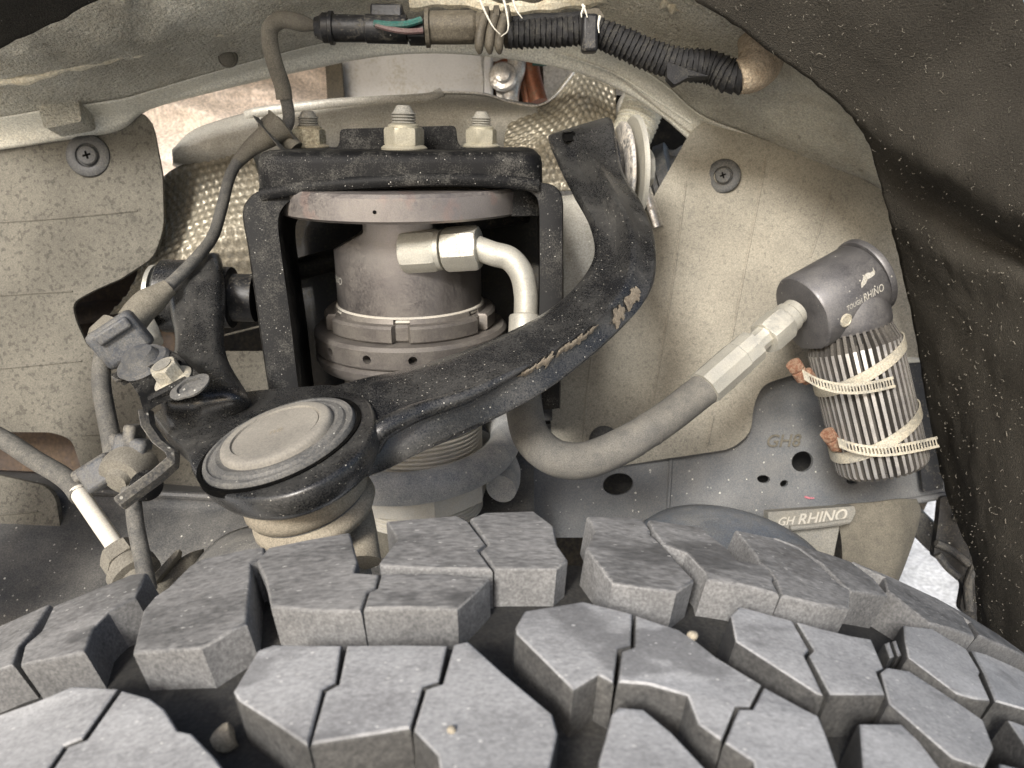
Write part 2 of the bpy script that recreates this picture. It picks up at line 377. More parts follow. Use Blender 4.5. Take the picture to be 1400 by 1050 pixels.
# ------------------------------------------------------------------ tyre
TR, TW, TD = .42, .27, .0150
ax = V((math.sin(-.116), math.cos(-.116), 0)); e1 = V((ax.y, -ax.x, 0))
TC = V((-.0202, .2707, CAMH - .1394 - TR))          # centre of the circle of the inner shoulder
def tpt(th, a, r): return TC + ax * a + (e1 * math.sin(th) + UP * math.cos(th)) * r
def tinv(p):
    q = p - TC; a = q.dot(ax); x = q.dot(e1); z = q.z
    return math.atan2(x, z), a, math.hypot(x, z)
def tray(px, py):
    r = ray(px, py); o = EYE - TC
    o2 = o - ax * o.dot(ax); r2 = r - ax * r.dot(ax)
    A, B, Cc = r2.dot(r2), 2 * o2.dot(r2), o2.dot(o2) - TR * TR
    dsc = B*B - 4*A*Cc
    t = (-B - math.sqrt(dsc)) / (2*A) if dsc > 0 else -B / (2*A)
    th, a, _ = tinv(EYE + r * t)
    if a > 0:       # beyond the inner shoulder: slide back along the ray onto the shoulder circle's plane
        t = (TC - EYE).dot(ax) / r.dot(ax); th, a, _ = tinv(EYE + r * t); a = 0
    return th, a
tyre = thing('tyre', 'grey all terrain tyre with chunky siped tread blocks at the bottom', 'tyre')
prof = [(-TW, TR-.03), (-TW+.012, TR-TD-.004), (-TW+.03, TR-TD), (-.03, TR-TD), (-.012, TR-TD-.003), (0.0, TR-.028), (.012, TR-.06), (.016, TR-.10), (.006, TR-.15), (-.02, TR-.17), (-TW+.02, TR-.17), (-TW-.006, TR-.15), (-TW-.016, TR-.10), (-TW-.012, TR-.06)]
NT = 180
rows = [[tpt(2*math.pi*k/NT, a, r) for k in range(NT)] for a, r in prof]
MB().grid(rows, closed=True, cols_closed=True).build('carcass', MT['rubber_base'], tyre, angle=50)

def inset2(poly, q):
    """offset a polygon (theta*R, a) inward by q"""
    n = len(poly); area = sum(poly[i-1][0]*poly[i][1] - poly[i][0]*poly[i-1][1] for i in range(n)); sgn = 1 if area > 0 else -1
    out = []
    for i in range(n):
        a, b, c = V(poly[i-1]), V(poly[i]), V(poly[(i+1) % n])
        d1 = (b-a).normalized(); d2 = (c-b).normalized()
        n1 = V((-d1.y, d1.x))*sgn; n2 = V((-d2.y, d2.x))*sgn
        k = 1 + n1.dot(n2); m = (n1+n2) / max(k, .45)
        out.append(b + m*q)
    return out
def tread(poly_px, drop=0.0, mt='rubber'):
    pl = []
    for x, y in poly_px:
        th, a = tray(x, y); q = V((th*TR, a))
        if not pl or (q - pl[-1]).length > .0012: pl.append(q)
    if (pl[0]-pl[-1]).length < .0012: pl.pop()
    # densify long edges so the block follows the tyre's curve
    def dens(p):
        out = []
        for i in range(len(p)):
            a, b = p[i], p[(i+1) % len(p)]; k = max(1, int(abs(b.x-a.x) / .014))
            out += [a.lerp(b, j/k) for j in range(k)]
        return out
    r0 = dens(pl); n = len(r0)
    rings = [(inset2(r0, -.0004), TR-TD-.002), (inset2(r0, -.0001), TR-.0013-drop), (inset2(r0, .0002), TR-.0005-drop), (inset2(r0, .0009), TR-drop)]
    bm = bmesh.new(); vs_ = []
    for ring, r in rings:
        vs_.append([bm.verts.new(tpt(q.x/TR, q.y, r)) for q in ring])
    for i in range(3):
        for j in range(n):
            bm.faces.new((vs_[i][j], vs_[i][(j+1) % n], vs_[i+1][(j+1) % n], vs_[i+1][j]))
    top = [V((q.x, q.y, 0)) for q in rings[3][0]]
    for t in tessellate_polygon([top]):
        try: bm.faces.new([vs_[3][i] for i in t])
        except ValueError: pass
    bmesh.ops.recalc_face_normals(bm, faces=bm.faces)
    mb = MB(); bm.verts.index_update(); mb.v = [v.co.copy() for v in bm.verts]; mb.f = [tuple(v.index for v in f.verts) for f in bm.faces]; bm.free()
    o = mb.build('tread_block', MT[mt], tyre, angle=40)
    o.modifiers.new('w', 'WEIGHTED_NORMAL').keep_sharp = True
    o.data.materials.append(MT['rubber_mid' if mt == 'rubber_dark' else 'rubber_wall_shade'])
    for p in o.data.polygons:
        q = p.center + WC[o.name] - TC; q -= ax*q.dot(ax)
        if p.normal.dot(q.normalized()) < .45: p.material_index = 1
    return o
BLOCKS = [
 # shoulder row along the far edge, left to right
 [(-160,935),(-60,872),(0,846),(65,822),(40,866),(25,883),(17,908),(0,914),(-60,940),(-160,985)],
 [(72,829),(116,811),(181,784),(200,782),(184,815),(147,836),(126,859),(115,891),(27,908),(33,883),(55,864)],
 [(210,816),(228,804),(258,774),(275,764),(336,750),(361,747),(361,760),(342,769),(342,791),(336,851),(315,861),(275,885),(181,891),(195,834)],
 [(350,767),(367,748),(478,727),(489,767),(484,782),(518,784),(513,802),(501,809),(493,834),(430,834),(370,828),(362,790)],
 [(521,784),(600,783),(669,790),(652,807),(625,831),(497,832),(504,809),(516,803)],
 [(528,712),(625,704),(640,712),(665,744),(654,752),(673,778),(600,777),(520,773),(518,769),(543,737)],
 [(643,708),(662,700),(730,698),(757,718),(762,744),(776,764),(761,776),(677,776),(658,752),(668,744)],
 [(803,705),(878,708),(890,725),(885,726),(905,744),(949,792),(925,809),(838,796),(801,750),(813,725)],
 [(887,710),(960,720),(972,732),(992,747),(1009,765),(1043,772),(1052,779),(1059,790),(1056,793),(1066,813),(1022,800),(967,791),(964,780),(939,754),(907,743),(893,725)],
 [(1031,755),(1006,724),(1054,733),(1091,749),(1121,772),(1150,800),(1163,807),(1162,831),(1118,826),(1069,814),(1062,794),(1051,777),(1041,770)],
 [(1059,731),(1098,740),(1131,752),(1162,767),(1195,791),(1215,814),(1166,807),(1153,799),(1124,770),(1092,748)],
 [(1166,766),(1222,786),(1280,815),(1320,846),(1334,870),(1272,852),(1214,806),(1209,789)],
 [(1276,810),(1323,834),(1366,858),(1420,888),(1480,925),(1470,940),(1420,908),(1381,886),(1338,868),(1326,850)],
 # middle row
 [(-150,1040),(-40,990),(50,958),(100,937),(161,940),(112,1009),(87,1019),(62,1055),(40,1100),(-150,1110)],
 [(166,942),(205,953),(225,968),(243,997),(262,1001),(295,1035),(340,1100),(46,1100),(68,1056),(92,1020),(118,1010)],
 [(352,888),(374,880),(467,881),(459,932),(441,942),(421,1020),(380,992),(325,957),(318,945)],
 [(474,881),(612,881),(600,931),(578,938),(561,995),(500,1005),(424,1017),(445,944),(463,934)],
 [(620,880),(640,875),(690,920),(756,975),(763,1002),(750,1060),(745,1120),(610,1120),(598,1032),(565,998),(582,941),(605,933)],
 [(704,857),(717,834),(797,821),(865,838),(863,881),(845,886),(839,933),(818,922),(784,943),(706,866)],
 [(869,840),(892,848),(929,860),(952,875),(981,898),(1042,935),(1026,965),(1006,965),(987,1012),(955,989),(940,950),(885,935),(845,932),(850,889),(868,883)],
 [(1045,938),(1098,967),(1120,978),(1131,1005),(1150,1060),(1155,1120),(1040,1120),(1030,1040),(991,1014),(1010,968),(1029,968)],
 [(999,841),(1011,828),(1084,848),(1107,888),(1100,895),(1112,918),(1127,950),(1118,948),(1006,876)],
 [(1089,849),(1121,858),(1162,868),(1192,873),(1209,913),(1199,917),(1211,949),(1135,949),(1118,917),(1106,895),(1113,888)],
 [(1204,918),(1212,911),(1242,916),(1310,960),(1346,985),(1360,1022),(1346,1050),(1303,1036),(1216,961)],
 [(1235,854),(1272,858),(1323,888),(1341,918),(1339,922),(1355,957),(1333,955),(1309,948),(1242,898),(1237,875)],
 [(1328,888),(1346,893),(1420,928),(1500,965),(1500,1010),(1420,975),(1361,958),(1345,919)],
 # nearest row
 [(827,1010),(836,975),(845,965),(880,968),(919,1000),(985,1070),(985,1120),(815,1120),(818,1040)],
 [(1175,988),(1232,988),(1260,1015),(1310,1080),(1310,1120),(1185,1120)],
 [(1378,983),(1420,998),(1500,1030),(1500,1080),(1420,1045)],
 [(1366,1042),(1420,1055),(1480,1090),(1480,1130),(1362,1130)],
]
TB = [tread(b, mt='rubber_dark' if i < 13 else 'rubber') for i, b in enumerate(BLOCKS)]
THS = [tray(x, y)[0] for b in BLOCKS for x, y in b]
DTH = max(THS) - min(THS) + .012
from mathutils import Quaternion
for sg_ in (-1, 1):            # the tread goes on round the tyre on both sides
    qn = Quaternion(ax, sg_*DTH)
    for o in TB:
        c = o.copy(); C.objects.link(c); c.parent = tyre; c.rotation_euler = qn.to_euler()
        WC[c.name] = TC + qn @ (WC[o.name] - TC)
# narrow wear fins standing in the groove and a slot wall in the shoulder lugs
for b in ([(1213,872),(1220,870),(1228,890),(1221,892)], [(1224,869),(1229,868),(1238,888),(1232,890)]): tread(b, .002)
# pebbles in the tread; the tan lump stands for pale groove floor
for x, y, s in ((288, 962, .0042), (946, 868, .0020), (617, 998, .0013)):
    th, a = tray(x, y); c = tpt(th, a, TR - TD + .003 if s > .002 else TR)
    bm = bmesh.new(); bmesh.ops.create_icosphere(bm, subdivisions=2, radius=s)
    for v in bm.verts: v.co *= .8 + .4*noise.noise(v.co*300 + c*50); v.co += c
    mb = MB(); bm.verts.index_update(); mb.v = [v.co.copy() for v in bm.verts]; mb.f = [tuple(v.index for v in f.verts) for f in bm.faces]; bm.free()
    lab = {288: 'tan lump standing for a pale area of groove floor left of the tread centre', 946: 'small pale stone in the groove beside the central tread block', 
           617: 'tiny yellow grain lying on top of a tread block'}[x]
    mb.build('stone', MT['boot'], label=lab, category='stone', group='stones caught in the tyre tread')

# ------------------------------------------------------------------ frame rail
fr_ = thing('frame_rail', 'long grey blue steel chassis rail running behind the tyre', 'frame rail')
def dfr(x, y): return .615 - .00005 * (y - 600)
out = roundpoly([(640,580,2),(760,580,2),(1000,560,2),(1020,540,10),(1045,520,20),(1290,470,5),(1300,560,2),(1294,676,4),(1150,698,8),(1090,712,8),(1010,735,3),(640,735,3)], 4)
holes = [ell(845,662,21,15,24,-.15), ell(1097,631,15,14,20,-.5), ell(1044,655,9,5.5,14,.1), ell(1072,661,6,4.5,12,-.4), ell(1165,658,8,4.5,12)]
plate(out, dfr, .004, holes).build('side_plate', MT['frame'], fr_, angle=30, bevel=.0008)
plate([(655,585),(1285,490),(1285,668),(655,728)], lambda x, y: .672, .003).build('inner_wall', MT['inside'], fr_, smooth=False)
# lip along the lower edge
lp = [P3(q) for q in ((1010,738,.607),(1090,713,.607),(1150,699,.607),(1220,689,.607),(1294,677,.607))]
MB().tube(cr(lp, 30), .0028, 10).build('bottom_lip', MT['frame'], fr_)
# vertical weld seam and drawn ridges on the plate
MB().tube(cr([P3(q) for q in ((918,600,.6135),(916,650,.6115),(912,716,.6085))], 14), .0016, 8).build('weld_seam', MT['frame'], fr_)
# left half: rounded upper face of the rail
xs = [-140, 0, 120, 240, 330, 430, 520, 640, 730]
def rl(ys, ds): return crk([P(x, y, d) for x, y, d in zip(xs, ys, ds)], 6)
rows = [rl([640,645,650,655,660,660,650,620,600], [.66]*9), rl([655,660,668,676,680,675,660,630,610], [.600]*9), rl([690,694,698,700,700,695,680,650,640], [.588]*9),
        rl([725,730,735,735,730,720,710,680,670], [.570]*9), rl([790,795,795,790,780,770,750,720,705], [.545]*9), rl([850,860,850,845,830,820,790,760,745], [.525]*9), rl([980,980,960,950,930,900,880,850,840], [.53]*9)]
rr = [crk([rows[i][j] for i in range(len(rows))], 4) for j in range(len(rows[0]))]
MB().grid(rr).build('shoulder_face', MT['frameL'], fr_, solid=.003)
# raised rib and slot on the left face
MB().tube(cr([P3(q) for q in ((120,672,.592),(220,676,.592),(300,680,.592))], 12), .003, 8).build('rib', MT['frameL'], fr_)
# casting mark, four small raised digits too worn to read, and a pink paint dab
tv, tf = text_geo('GH8', .014)
fo = P(1046, 611, .6125); fx = D(1, 0, .02).normalized(); fz = (D(0, .03, 1)).normalized()
MB().add([fo + fx*v.x + fz*v.y for v in tv], tf).build('stamped_mark', MT['sleeve'], fr_, smooth=False, solid=.0006)
MB().tube(cr([P3(q) for q in ((1100,679,.6108),(1106,681,.6108),(1113,681,.6108))], 6), [.0016,.0021,.0022,.0018,.0016,.001], 8, sy=.4).build('paint_dab', MT['pink'], fr_)

# ------------------------------------------------------------------ splash shields
sg = thing('splash_shield', 'large mottled tan dusty splash shield at the left', 'splash shield', 'dusty splash shields on the wheel well wall')
out = roundpoly([(-140,200,2),(0,180,6),(60,172,6),(135,148,30),(205,150,34),(222,240,8),(224,312,18),(210,352,14),(165,381,1),(126,398,10),(98,414,12),(104,440,10),(120,474,6),(160,498,4),(240,480,2),(390,480,2),(390,575,2),(300,690,2),(160,677,4),(120,668,10),(98,600,16),(70,591,10),(-140,590,2)], 5)
dsh = lambda x, y: .615 + .00004*(y-400)
plate(out, dsh, .003).build('shield_panel', MT['shield'], sg, angle=30, bevel=.0006)
for pts in ([(-120,310),(60,300),(188,288)], [(-120,412),(30,402),(99,398)], [(-120,514),(20,502),(112,493)], [(112,595),(150,593),(196,591)], [(262,470),(320,455),(380,440)]):
    MB().tube(cr([P(x, y, dsh(x, y) - .0001) for x, y in pts], 12), .0009, 6).build('crease', MT['shield'], sg)
sg2 = thing('splash_shield', 'small rounded tan splash shield flap at the lower left edge', 'splash shield', 'dusty splash shields on the wheel well wall')
out = roundpoly([(-120,640),(0,650,2),(62,664,14),(76,680,10),(83,724,8),(70,732,6),(0,742,3),(-120,752)], 6)
plate(out, lambda x, y: .575, .005).build('shield_panel', MT['shield'], sg2, angle=30, bevel=.0015)
MB().tube(cr([P(x, y, .5749) for x, y in ((-100,712),(0,704),(52,699))], 8), .0008, 6).build('crease', MT['shield'], sg2)
sr = thing('splash_shield', 'sandy splash shield behind the hose at the right', 'splash shield', 'dusty splash shields on the wheel well wall')
out = roundpoly([(870,310,4),(925,215,30),(948,172,26),(1000,152,24),(1045,170,20),(1215,265,8),(1228,340,6),(1270,430,6),(1275,490,6),(1085,512,14),(1042,526,18),(1030,556,12),(1027,592,20),(1000,614,14),(905,628,10),(830,640,6),(757,640,6),(752,560,6),(770,480,6),(800,400,6)], 5)
dsr = lambda x, y: .60 + .00003*(1000-x)
plate(out, dsr, .003).build('shield_panel', MT['shield2'], sr, angle=30, bevel=.0006)
for pts in ([(938,248),(918,400),(893,548)], [(1049,212),(1018,370),(984,548)], [(1137,262),(1122,310),(1108,352)], [(810,480),(802,540),(796,625)], [(975,570),(970,596),(966,612)]):
    MB().tube(cr([P(x, y, dsr(x, y) - .0001) for x, y in pts], 12), .0009, 6).build('crease', MT['shield2'], sr)
# push clips
def clip(px, py, d, s, tilt, label):
    t = thing('push_clip', label, 'clip', 'round black push clips on the splash shields')
    fr = Fr(P(px, py, d), D(*tilt), D(1, 0, 0))
    MB().rev(fr, [(s*.98, -.002), (s, .0005), (s*.96, .0018), (s*.80, .0026), (s*.56, .0022), (s*.50, .0012)], 40).build('clip_disc', MT['rubberclip'], t)
    sh_ = MB().rev(fr, [(s*.46, .0005), (s*.46, .003), (s*.40, .0040), (s*.2, .0042)], 28).build('screw_head', MT['rubberclip'], t)
    m = MB()
    for k in range(2):
        f2 = Fr(fr(0, 0, .0036), fr.z, fr.x*math.cos(.3+k*1.571) + fr.y*math.sin(.3+k*1.571)); m.box(f2, s*.36, s*.09, .0009)
    m.build('cross_slot', MT['gap'], sh_, smooth=False)
clip(121, 213, .606, .0165, (.15, -1, -.12), 'black push clip on the left mottled shield')
clip(989, 241, .600, .0133, (-.35, -1, -.05), 'black push clip on the right sandy shield')
t = thing('push_clip', 'grey push clip half hidden behind the bend of the hose', 'clip', 'round black push clips on the splash shields')
MB().rev(Fr(P(826, 603, .606), D(0, -1, .1)), [(.012, 0), (.012, .002), (.009, .004), (.004, .005)], 28).build('clip_disc', MT['rubberclip'], t)

# ------------------------------------------------------------------ inner fender panel
ip = thing('inner_fender', 'cream painted inner fender with textured underseal arching over the wheel well', 'inner fender')
X = [-140, 0, 60, 160, 205, 300, 420, 530, 640, 760, 840, 905, 960, 1040, 1120, 1215, 1290]
def row(ys, ds):
    return [P(x, y, d) for x, y, d in zip(X, ys, ds)]
def DS(d, k=1): return [d]*11 + [d + k*q for q in (.006, .014, .022, .026, .028, .030)]
r0 = row([222,205,196,180,150,124, 96, 76, 75, 92,120,160,205,240,285,330,370], DS(.606))
r1 = row([218,201,192,172,146,120, 92, 72, 71, 88,116,156,201,236,281,326,366], DS(.600))
r2 = row([196,180,172,156,140,109, 76, 54, 51, 64, 90,128,174,206,246,290,335], DS(.594))
r3 = row([176,160,150,136,124, 96, 64, 42, 39, 50, 74,112,158,190,230,268,318], DS(.578))
r4 = row([138,124,116,102, 92, 68, 42, 22, 20, 28, 44, 78,118,150,185,235,300], DS(.545,.6))
r5 = row([112,106, 98, 84, 74, 50, 20, -4, -4,  0, 12, 40, 72,108,150,205,290], DS(.520,.4))
r6 = row([ 84, 76, 66, 50, 38, 14,-20,-46,-50,-46,-40,-16, 20, 60,118,178,280], [.490]*17)
r7 = row([ 20, 10,  0,-20,-34,-60,-95,-120,-125,-120,-110,-90,-50,0, 70,140,262], [.455]*17)
def dense(rws, m=5, k=5):
    rr = [crk(r, m) for r in rws]
    return [list(q) for q in zip(*[crk([r[j] for r in rr], k) for j in range(len(rr[0]))])]
MB().grid(dense([r0, r1, r2, r3])).build('flange', MT['cream'], ip, solid=.0016, off=1)
g = dense([r3, r4, r5, r6, r7], 8, 8)
for i, rw in enumerate(g):
    for j, p in enumerate(rw):
        a = min(1, i/10)
        rw[j] = p + V((0, 0, 1)) * (noise.noise(p*55)*.0022 + noise.noise(p*140)*.0012) * a
MB().grid(g).build('arch_face', MT['under'], ip, solid=.0016, off=1)
# seam sealer bead with drips
bead = [P3(q) for q in ((-60,112,.527),(40,108,.5235),(95,92,.521),(180,74,.519),(225,58,.518),(300,42,.518),(370,18,.517),(430,2,.517))]
MB().tube(cr(bead, 70), lambda s, th: .0028*(1 + .5*math.sin(s*57) * math.sin(s*23)), 8).build('seam_bead', MT['sealer'], ip)
MB().tube(cr([P3(q) for q in ((560,6,.515),(620,2,.515),(660,8,.515),(705,12,.515),(770,6,.517),(850,-6,.517))], 40), lambda s, th: .004*(1 + .3*math.sin(s*40)), 8).build('seam_bead', MT['sealer'], ip)
MB().tube(cr([P3(q) for q in ((905,2,.50),(925,12,.50),(945,8,.50),(968,20,.50))], 30), lambda s, th: .0028*(1 + .5*math.sin(s*31)), 8).build('seam_bead', MT['sealer'], ip)
# crease line along the flange
MB().tube(cr([P3(q) for q in ((760,72,.5925),(840,100,.5925),(890,132,.592),(945,168,.592))], 30), .0009, 6).build('fold_line', MT['cream'], ip)
# stamped pocket and blanking plug
pk = roundpoly([(48,128,14),(66,118,12),(98,116,14),(106,132,10),(112,166,6),(60,176,6)], 8)
plate(pk, lambda x, y: .572, .02).build('stamped_boss', MT['under'], ip, bevel=.004, seg=3)
t = thing('blanking_plug', 'small round grey rubber plug in the cream fender panel', 'plug')
MB().rev(Fr(P(311, 79, .5555), D(.1, -1, -.45)), [(.0066, -.004), (.0068, .0), (.0062, .0012), (.0055, .0008), (.0048, .0022), (.003, .0036), (.001, .004)], 32).build('plug_dome', MT['sleeve'], t)
# small round hole stains
for x, y, d in ((115,120,.548), (113,62,.505), (190,82,.53), (190,30,.48), (103,40,.49)):
    pass
# cracked fibres of sealer hanging down
k = 0
for pts in ([(655,-4),(664,18),(675,38),(684,47)], [(688,-4),(694,24),(694,42),(685,50)], [(701,-2),(706,14),(714,25)], [(796,6),(800,14),(803,24)], [(799,8),(795,18),(795,24)], [(820,22),(818,34),(819,45)]):
    lab = ['long white sealer strand on the left of the loop above the connector', 'curved white sealer strand right of the loop above the connector', 'short white strand right of the sealer loop', 'right strand of the small forked white tuft above the harness', 'left strand of the small forked white tuft above the harness', 'single thin white strand hanging over the black harness'][k]; k += 1
    MB().tube(cr([P(x, y, .468) for x, y in pts], 20), lambda s, th: .0009*(1 - .7*s), 6).build('sealer_strand', MT['thread_white'], label=lab, category='strand', group='white sealer strands hanging from the fender')

# ------------------------------------------------------------------ fender liner (the felt lined arch that passes over the camera's view)
far = [(-330,900,.44),(-300,640,.44),(-260,420,.44),(-140,200,.44),(-60,100,.41),(0,66,.40),(70,34,.40),(142,-4,.405),(300,-90,.42),(620,-150,.44),(860,-90,.43),(940,-8,.435),(1000,32,.44),(1072,84,.445),(1140,136,.45),(1180,184,.458),(1198,232,.478),(1216,300,.49),(1228,350,.51),(1244,420,.53),(1258,500,.55),(1272,580,.565),(1292,672,.57),(1304,705,.565),(1330,770,.555),(1336,850,.54),(1345,960,.52)]
mid = [(-520,950,.36),(-470,660,.36),(-420,420,.36),(-320,170,.36),(-220,60,.36),(-140,0,.36),(-40,-60,.37),(60,-120,.37),(260,-260,.39),(640,-340,.39),(960,-230,.39),(1090,-120,.395),(1150,-50,.40),(1215,20,.405),(1275,110,.41),(1288,234,.418),(1312,296,.452),(1328,360,.452),(1334,410,.46),(1336,470,.468),(1336,540,.48),(1336,610,.478),(1340,690,.475),(1344,740,.47),(1350,800,.465),(1356,880,.46),(1362,990,.45)]
near = [(-760,1000,.29),(-690,680,.29),(-620,420,.29),(-520,140,.29),(-420,0,.29),(-300,-90,.29),(-180,-170,.29),(-60,-250,.29),(200,-520,.30),(680,-620,.31),(1080,-500,.33),(1240,-260,.35),(1310,-160,.36),(1370,-60,.37),(1420,80,.38),(1440,305,.380),(1452,375,.425),(1460,400,.39),(1466,450,.39),(1468,520,.39),(1468,600,.39),(1468,680,.39),(1470,760,.385),(1472,810,.38),(1476,880,.375),(1480,960,.37),(1486,1060,.36)]
lin = thing('fender_liner', 'dark brown felt fender liner arching over the right side', 'fender liner')
rws = dense([[P3(q) for q in r] for r in (far, mid, near)], 6, 18)
for i, rw in enumerate(rws):
    for j, p in enumerate(rw):
        e = min(1, i / 6)
        rw[j] = p + V((noise.noise(p*38), noise.noise(p*38 + V((5, 2, 1))), noise.noise(p*38 + V((1, 9, 4)))))*.0018*e + V((noise.noise(p*160), 0, noise.noise(p*160+V((3, 3, 3)))))*.0012
MB().grid(rws).build('liner_sheet', MT['liner'], lin, solid=.004, off=1, angle=80)
# fibres and grit caught in the felt
random.seed(3); fb = MB()
n_r, n_c = len(rws), len(rws[0])
for k in range(900):
    i = random.randrange(1, n_r-1); j = random.randrange(int(n_c*.36), n_c-1)
    p = rws[i][j].lerp(rws[i+1][j] if random.random() < .5 else rws[i][j+1 if j+1 < n_c else j], random.random())
    p = p.lerp(rws[i-1][j], random.random()*.5)
    nn = (rws[i+1][j]-rws[i-1][j]).cross(rws[i][min(j+1, n_c-1)]-rws[i][j-1]).normalized()
    if nn.dot(EYE - p) < 0: nn = -nn
    t1 = (rws[i+1][j]-rws[i-1][j]).normalized(); t2 = nn.cross(t1)
    a = random.random()*6.28; dv = t1*math.cos(a) + t2*math.sin(a); L = random.choice([.0005, .0006, .0008, .0012, .0028])*random.uniform(.6, 1.2)
    cv = (t1*math.sin(a) - t2*math.cos(a))*L*random.uniform(-.4, .4)
    q = p + nn*.0012
    fb.tube([q, q + dv*L*.5 + cv + nn*.0006, q + dv*L], random.choice([.00012, .00016, .00024]), 4)
fb.build('lint_fibres', MT['lint'], lin, kind='stuff', fixn=False)
# lower lip of the liner below the frame rail
out = roundpoly([(1286,680,3),(1300,678,4),(1330,705,8),(1390,742,6),(1400,860,4),(1330,850,6),(1312,832,6),(1318,800,6),(1300,776,6),(1276,760,4),(1282,720,3)], 5)
plate(out, lambda x, y: .60 - .0002*(x-1290), .006).build('lower_flap', MT['black'], lin, bevel=.002)
for pts in ([(1280,742,.596),(1300,752,.595),(1326,772,.59)], [(1282,758,.596),(1296,776,.594),(1312,790,.59)], [(1304,705,.592),(1340,722,.585),(1372,742,.575)], [(1326,835,.59),(1324,800,.59),(1334,770,.588)]):
    MB().tube(cr([P3(q) for q in pts], 12), .003, 8).build('flap_rib', MT['blackd'], lin)

# ------------------------------------------------------------------ shock tower
tw = thing('shock_tower', 'black painted steel coil tower round the top of the shock', 'shock tower')
ou = [(372,560),(362,500),(352,430),(340,345),(332,296),(338,274),(360,260),(420,252),(500,245),(600,241),(680,243),(738,249),(760,256),(769,272),(770,310),(770,400),(768,470),(766,560)]
inn = [(412,560),(404,500),(396,430),(384,345),(380,305),(385,286),(402,272),(440,265),(500,260),(600,255),(680,257),(716,260),(728,264),(736,276),(738,310),(738,400),(736,470),(734,560)]
def U(pts, d, dx=0): return crk([P(x, y, d) for x, y in pts], 6)
def shrink(pts, k): return [(575 + (x-575)*k, 330 + (y-330)*k) for x, y in pts]
rows = [U(ou, .48), U(ou, .435), U(shrink(ou, .992), .4305), U([((a[0]*.55+b[0]*.45), (a[1]*.55+b[1]*.45)) for a, b in zip(ou, inn)], .430), U(inn, .4315), U(shrink(inn, .997), .436), U([(700 + (x-700)*.925, 525 + (y-525)*.95) for x, y in inn], .56)]
MB().grid(rows).build('front_flange', MT['tower'], tw, angle=50)
# doubled lip along the top edge of the opening
lipp = [(356,266,.429),(420,256,.426),(500,249,.423),(600,245,.422),(680,247,.424),(736,253,.428)]
MB().tube(cr([P3(q) for q in lipp], 40), .0034, 10, sx=.6).build('flange_lip', MT['tower'], tw)
plate([(350,262),(755,262),(755,575),(372,575)], dl(.572), .003).build('rear_wall', MT['inside'], tw, smooth=False)
# dim pieces inside the tower
MB().tube(cr([P(395, 372, .56), P(470, 352, .56), P(560, 340, .57)], 10), .008, 12).build('inner_rib', MT['inside'], tw)
MB().tube(cr([P(610, 304, .50), P(640, 306, .50), P(720, 296, .52)], 10), .0045, 10).build('inner_tube', MT['black'], tw)
MB().box(Fr(P(738, 395, .52), D(0, -1, 0)), .03, .03, .02).build('inner_bracket', MT['inside'], tw, bevel=.004)
# domed cap on top
zc = P(543, 206, .440).z
cx0, cx1 = P(346, 206, .440).x, P(742, 206, .440).x
yf = P(543, 206, .436).y
def cap_ring(gr, z, r):
    x0, x1, y0, y1 = cx0 + gr, cx1 - gr, yf + gr, yf + .125 - gr
    return [V((q.x, q.y, z)) for q in roundpoly([(x0, y0), (x1, y0), (x1, y1), (x0, y1)], r, 6)]
rings = [cap_ring(-.001, zc-.036, .014), cap_ring(0, zc-.007, .014), cap_ring(.0008, zc-.0035, .014), cap_ring(.003, zc-.0010, .013), cap_ring(.007, zc, .012), cap_ring(.03, zc, .01)]
m = MB().grid(rings, cols_closed=True); m.f.append(tuple(range(5*len(rings[0]), 6*len(rings[0])))); m.build('tower_cap', MT['tower'], tw, angle=60)
# small folded lip plate standing behind the nuts
yl = yf + .055
px0 = hit(460, 206, V((0, yl, 0)), V((0, 1, 0))).x; px1 = hit(630, 206, V((0, yl, 0)), V((0, 1, 0))).x
o2 = roundpoly([(px0-.004, zc-.001), (px0+.002, zc+.002), (px0+.003, zc+.012), (px1-.003, zc+.014), (px1-.002, zc+.003), (px1+.004, zc-.001)], .003, 4)
MB().prism([V((q.x, yl, q.y)) for q in o2], [V((q.x, yl+.004, q.y)) for q in o2]).build('lip_plate', MT['tower'], tw, bevel=.0008)
# stud nuts
def nut(px, py, d, label, rot, mt, k=1.0):
    t = thing('stud_nut', label, 'nut', 'hex flange nuts on the shock tower')
    b = P(px, py, d); b.z = zc
    fr = Fr(b, V((.02, -.03, 1)), V((math.cos(rot), math.sin(rot), 0)))
    S = lambda pr: [(r_*k, z_*k) for r_, z_ in pr]
    MB().rev(fr, S([(.0135, 0), (.0138, .0012), (.0122, .0024), (.0106, .0030)]), 40).build('flange', mt, t)
    nb_ = MB().hexa(fr, .0118*k, .002*k, .0128*k, ch=.14).build('nut_body', mt, t, angle=25)
    MB().rev(fr, S([(.0092, .0126), (.0092, .0142), (.0072, .0150)]), 32).build('collar', mt, nb_)
    pr = [(.0062, .012)]; z = .0146
    while z < .0205: pr += [(.0062, z), (.0074, z+.0008), (.0062, z+.0016)]; z += .00165
    pr += [(.0062, z), (.0044, z+.003), (.0038, z+.0038), (.0005, z+.004)]
    MB().rev(fr, S(pr), 28).build('stud', MT['steelgrey'], t, angle=20)
nut(553, 207, .462, 'large bright hex flange nut at the middle front of the tower', .18, MT['zinc'])
nut(424, 205, .530, 'dusty brown hex flange nut at the left of the tower beside the wire bracket', .35, MT['sleevemetal'], .95)
nut(658, 200, .548, 'hex flange nut at the right rear of the tower', .28, MT['zinc'], .95)

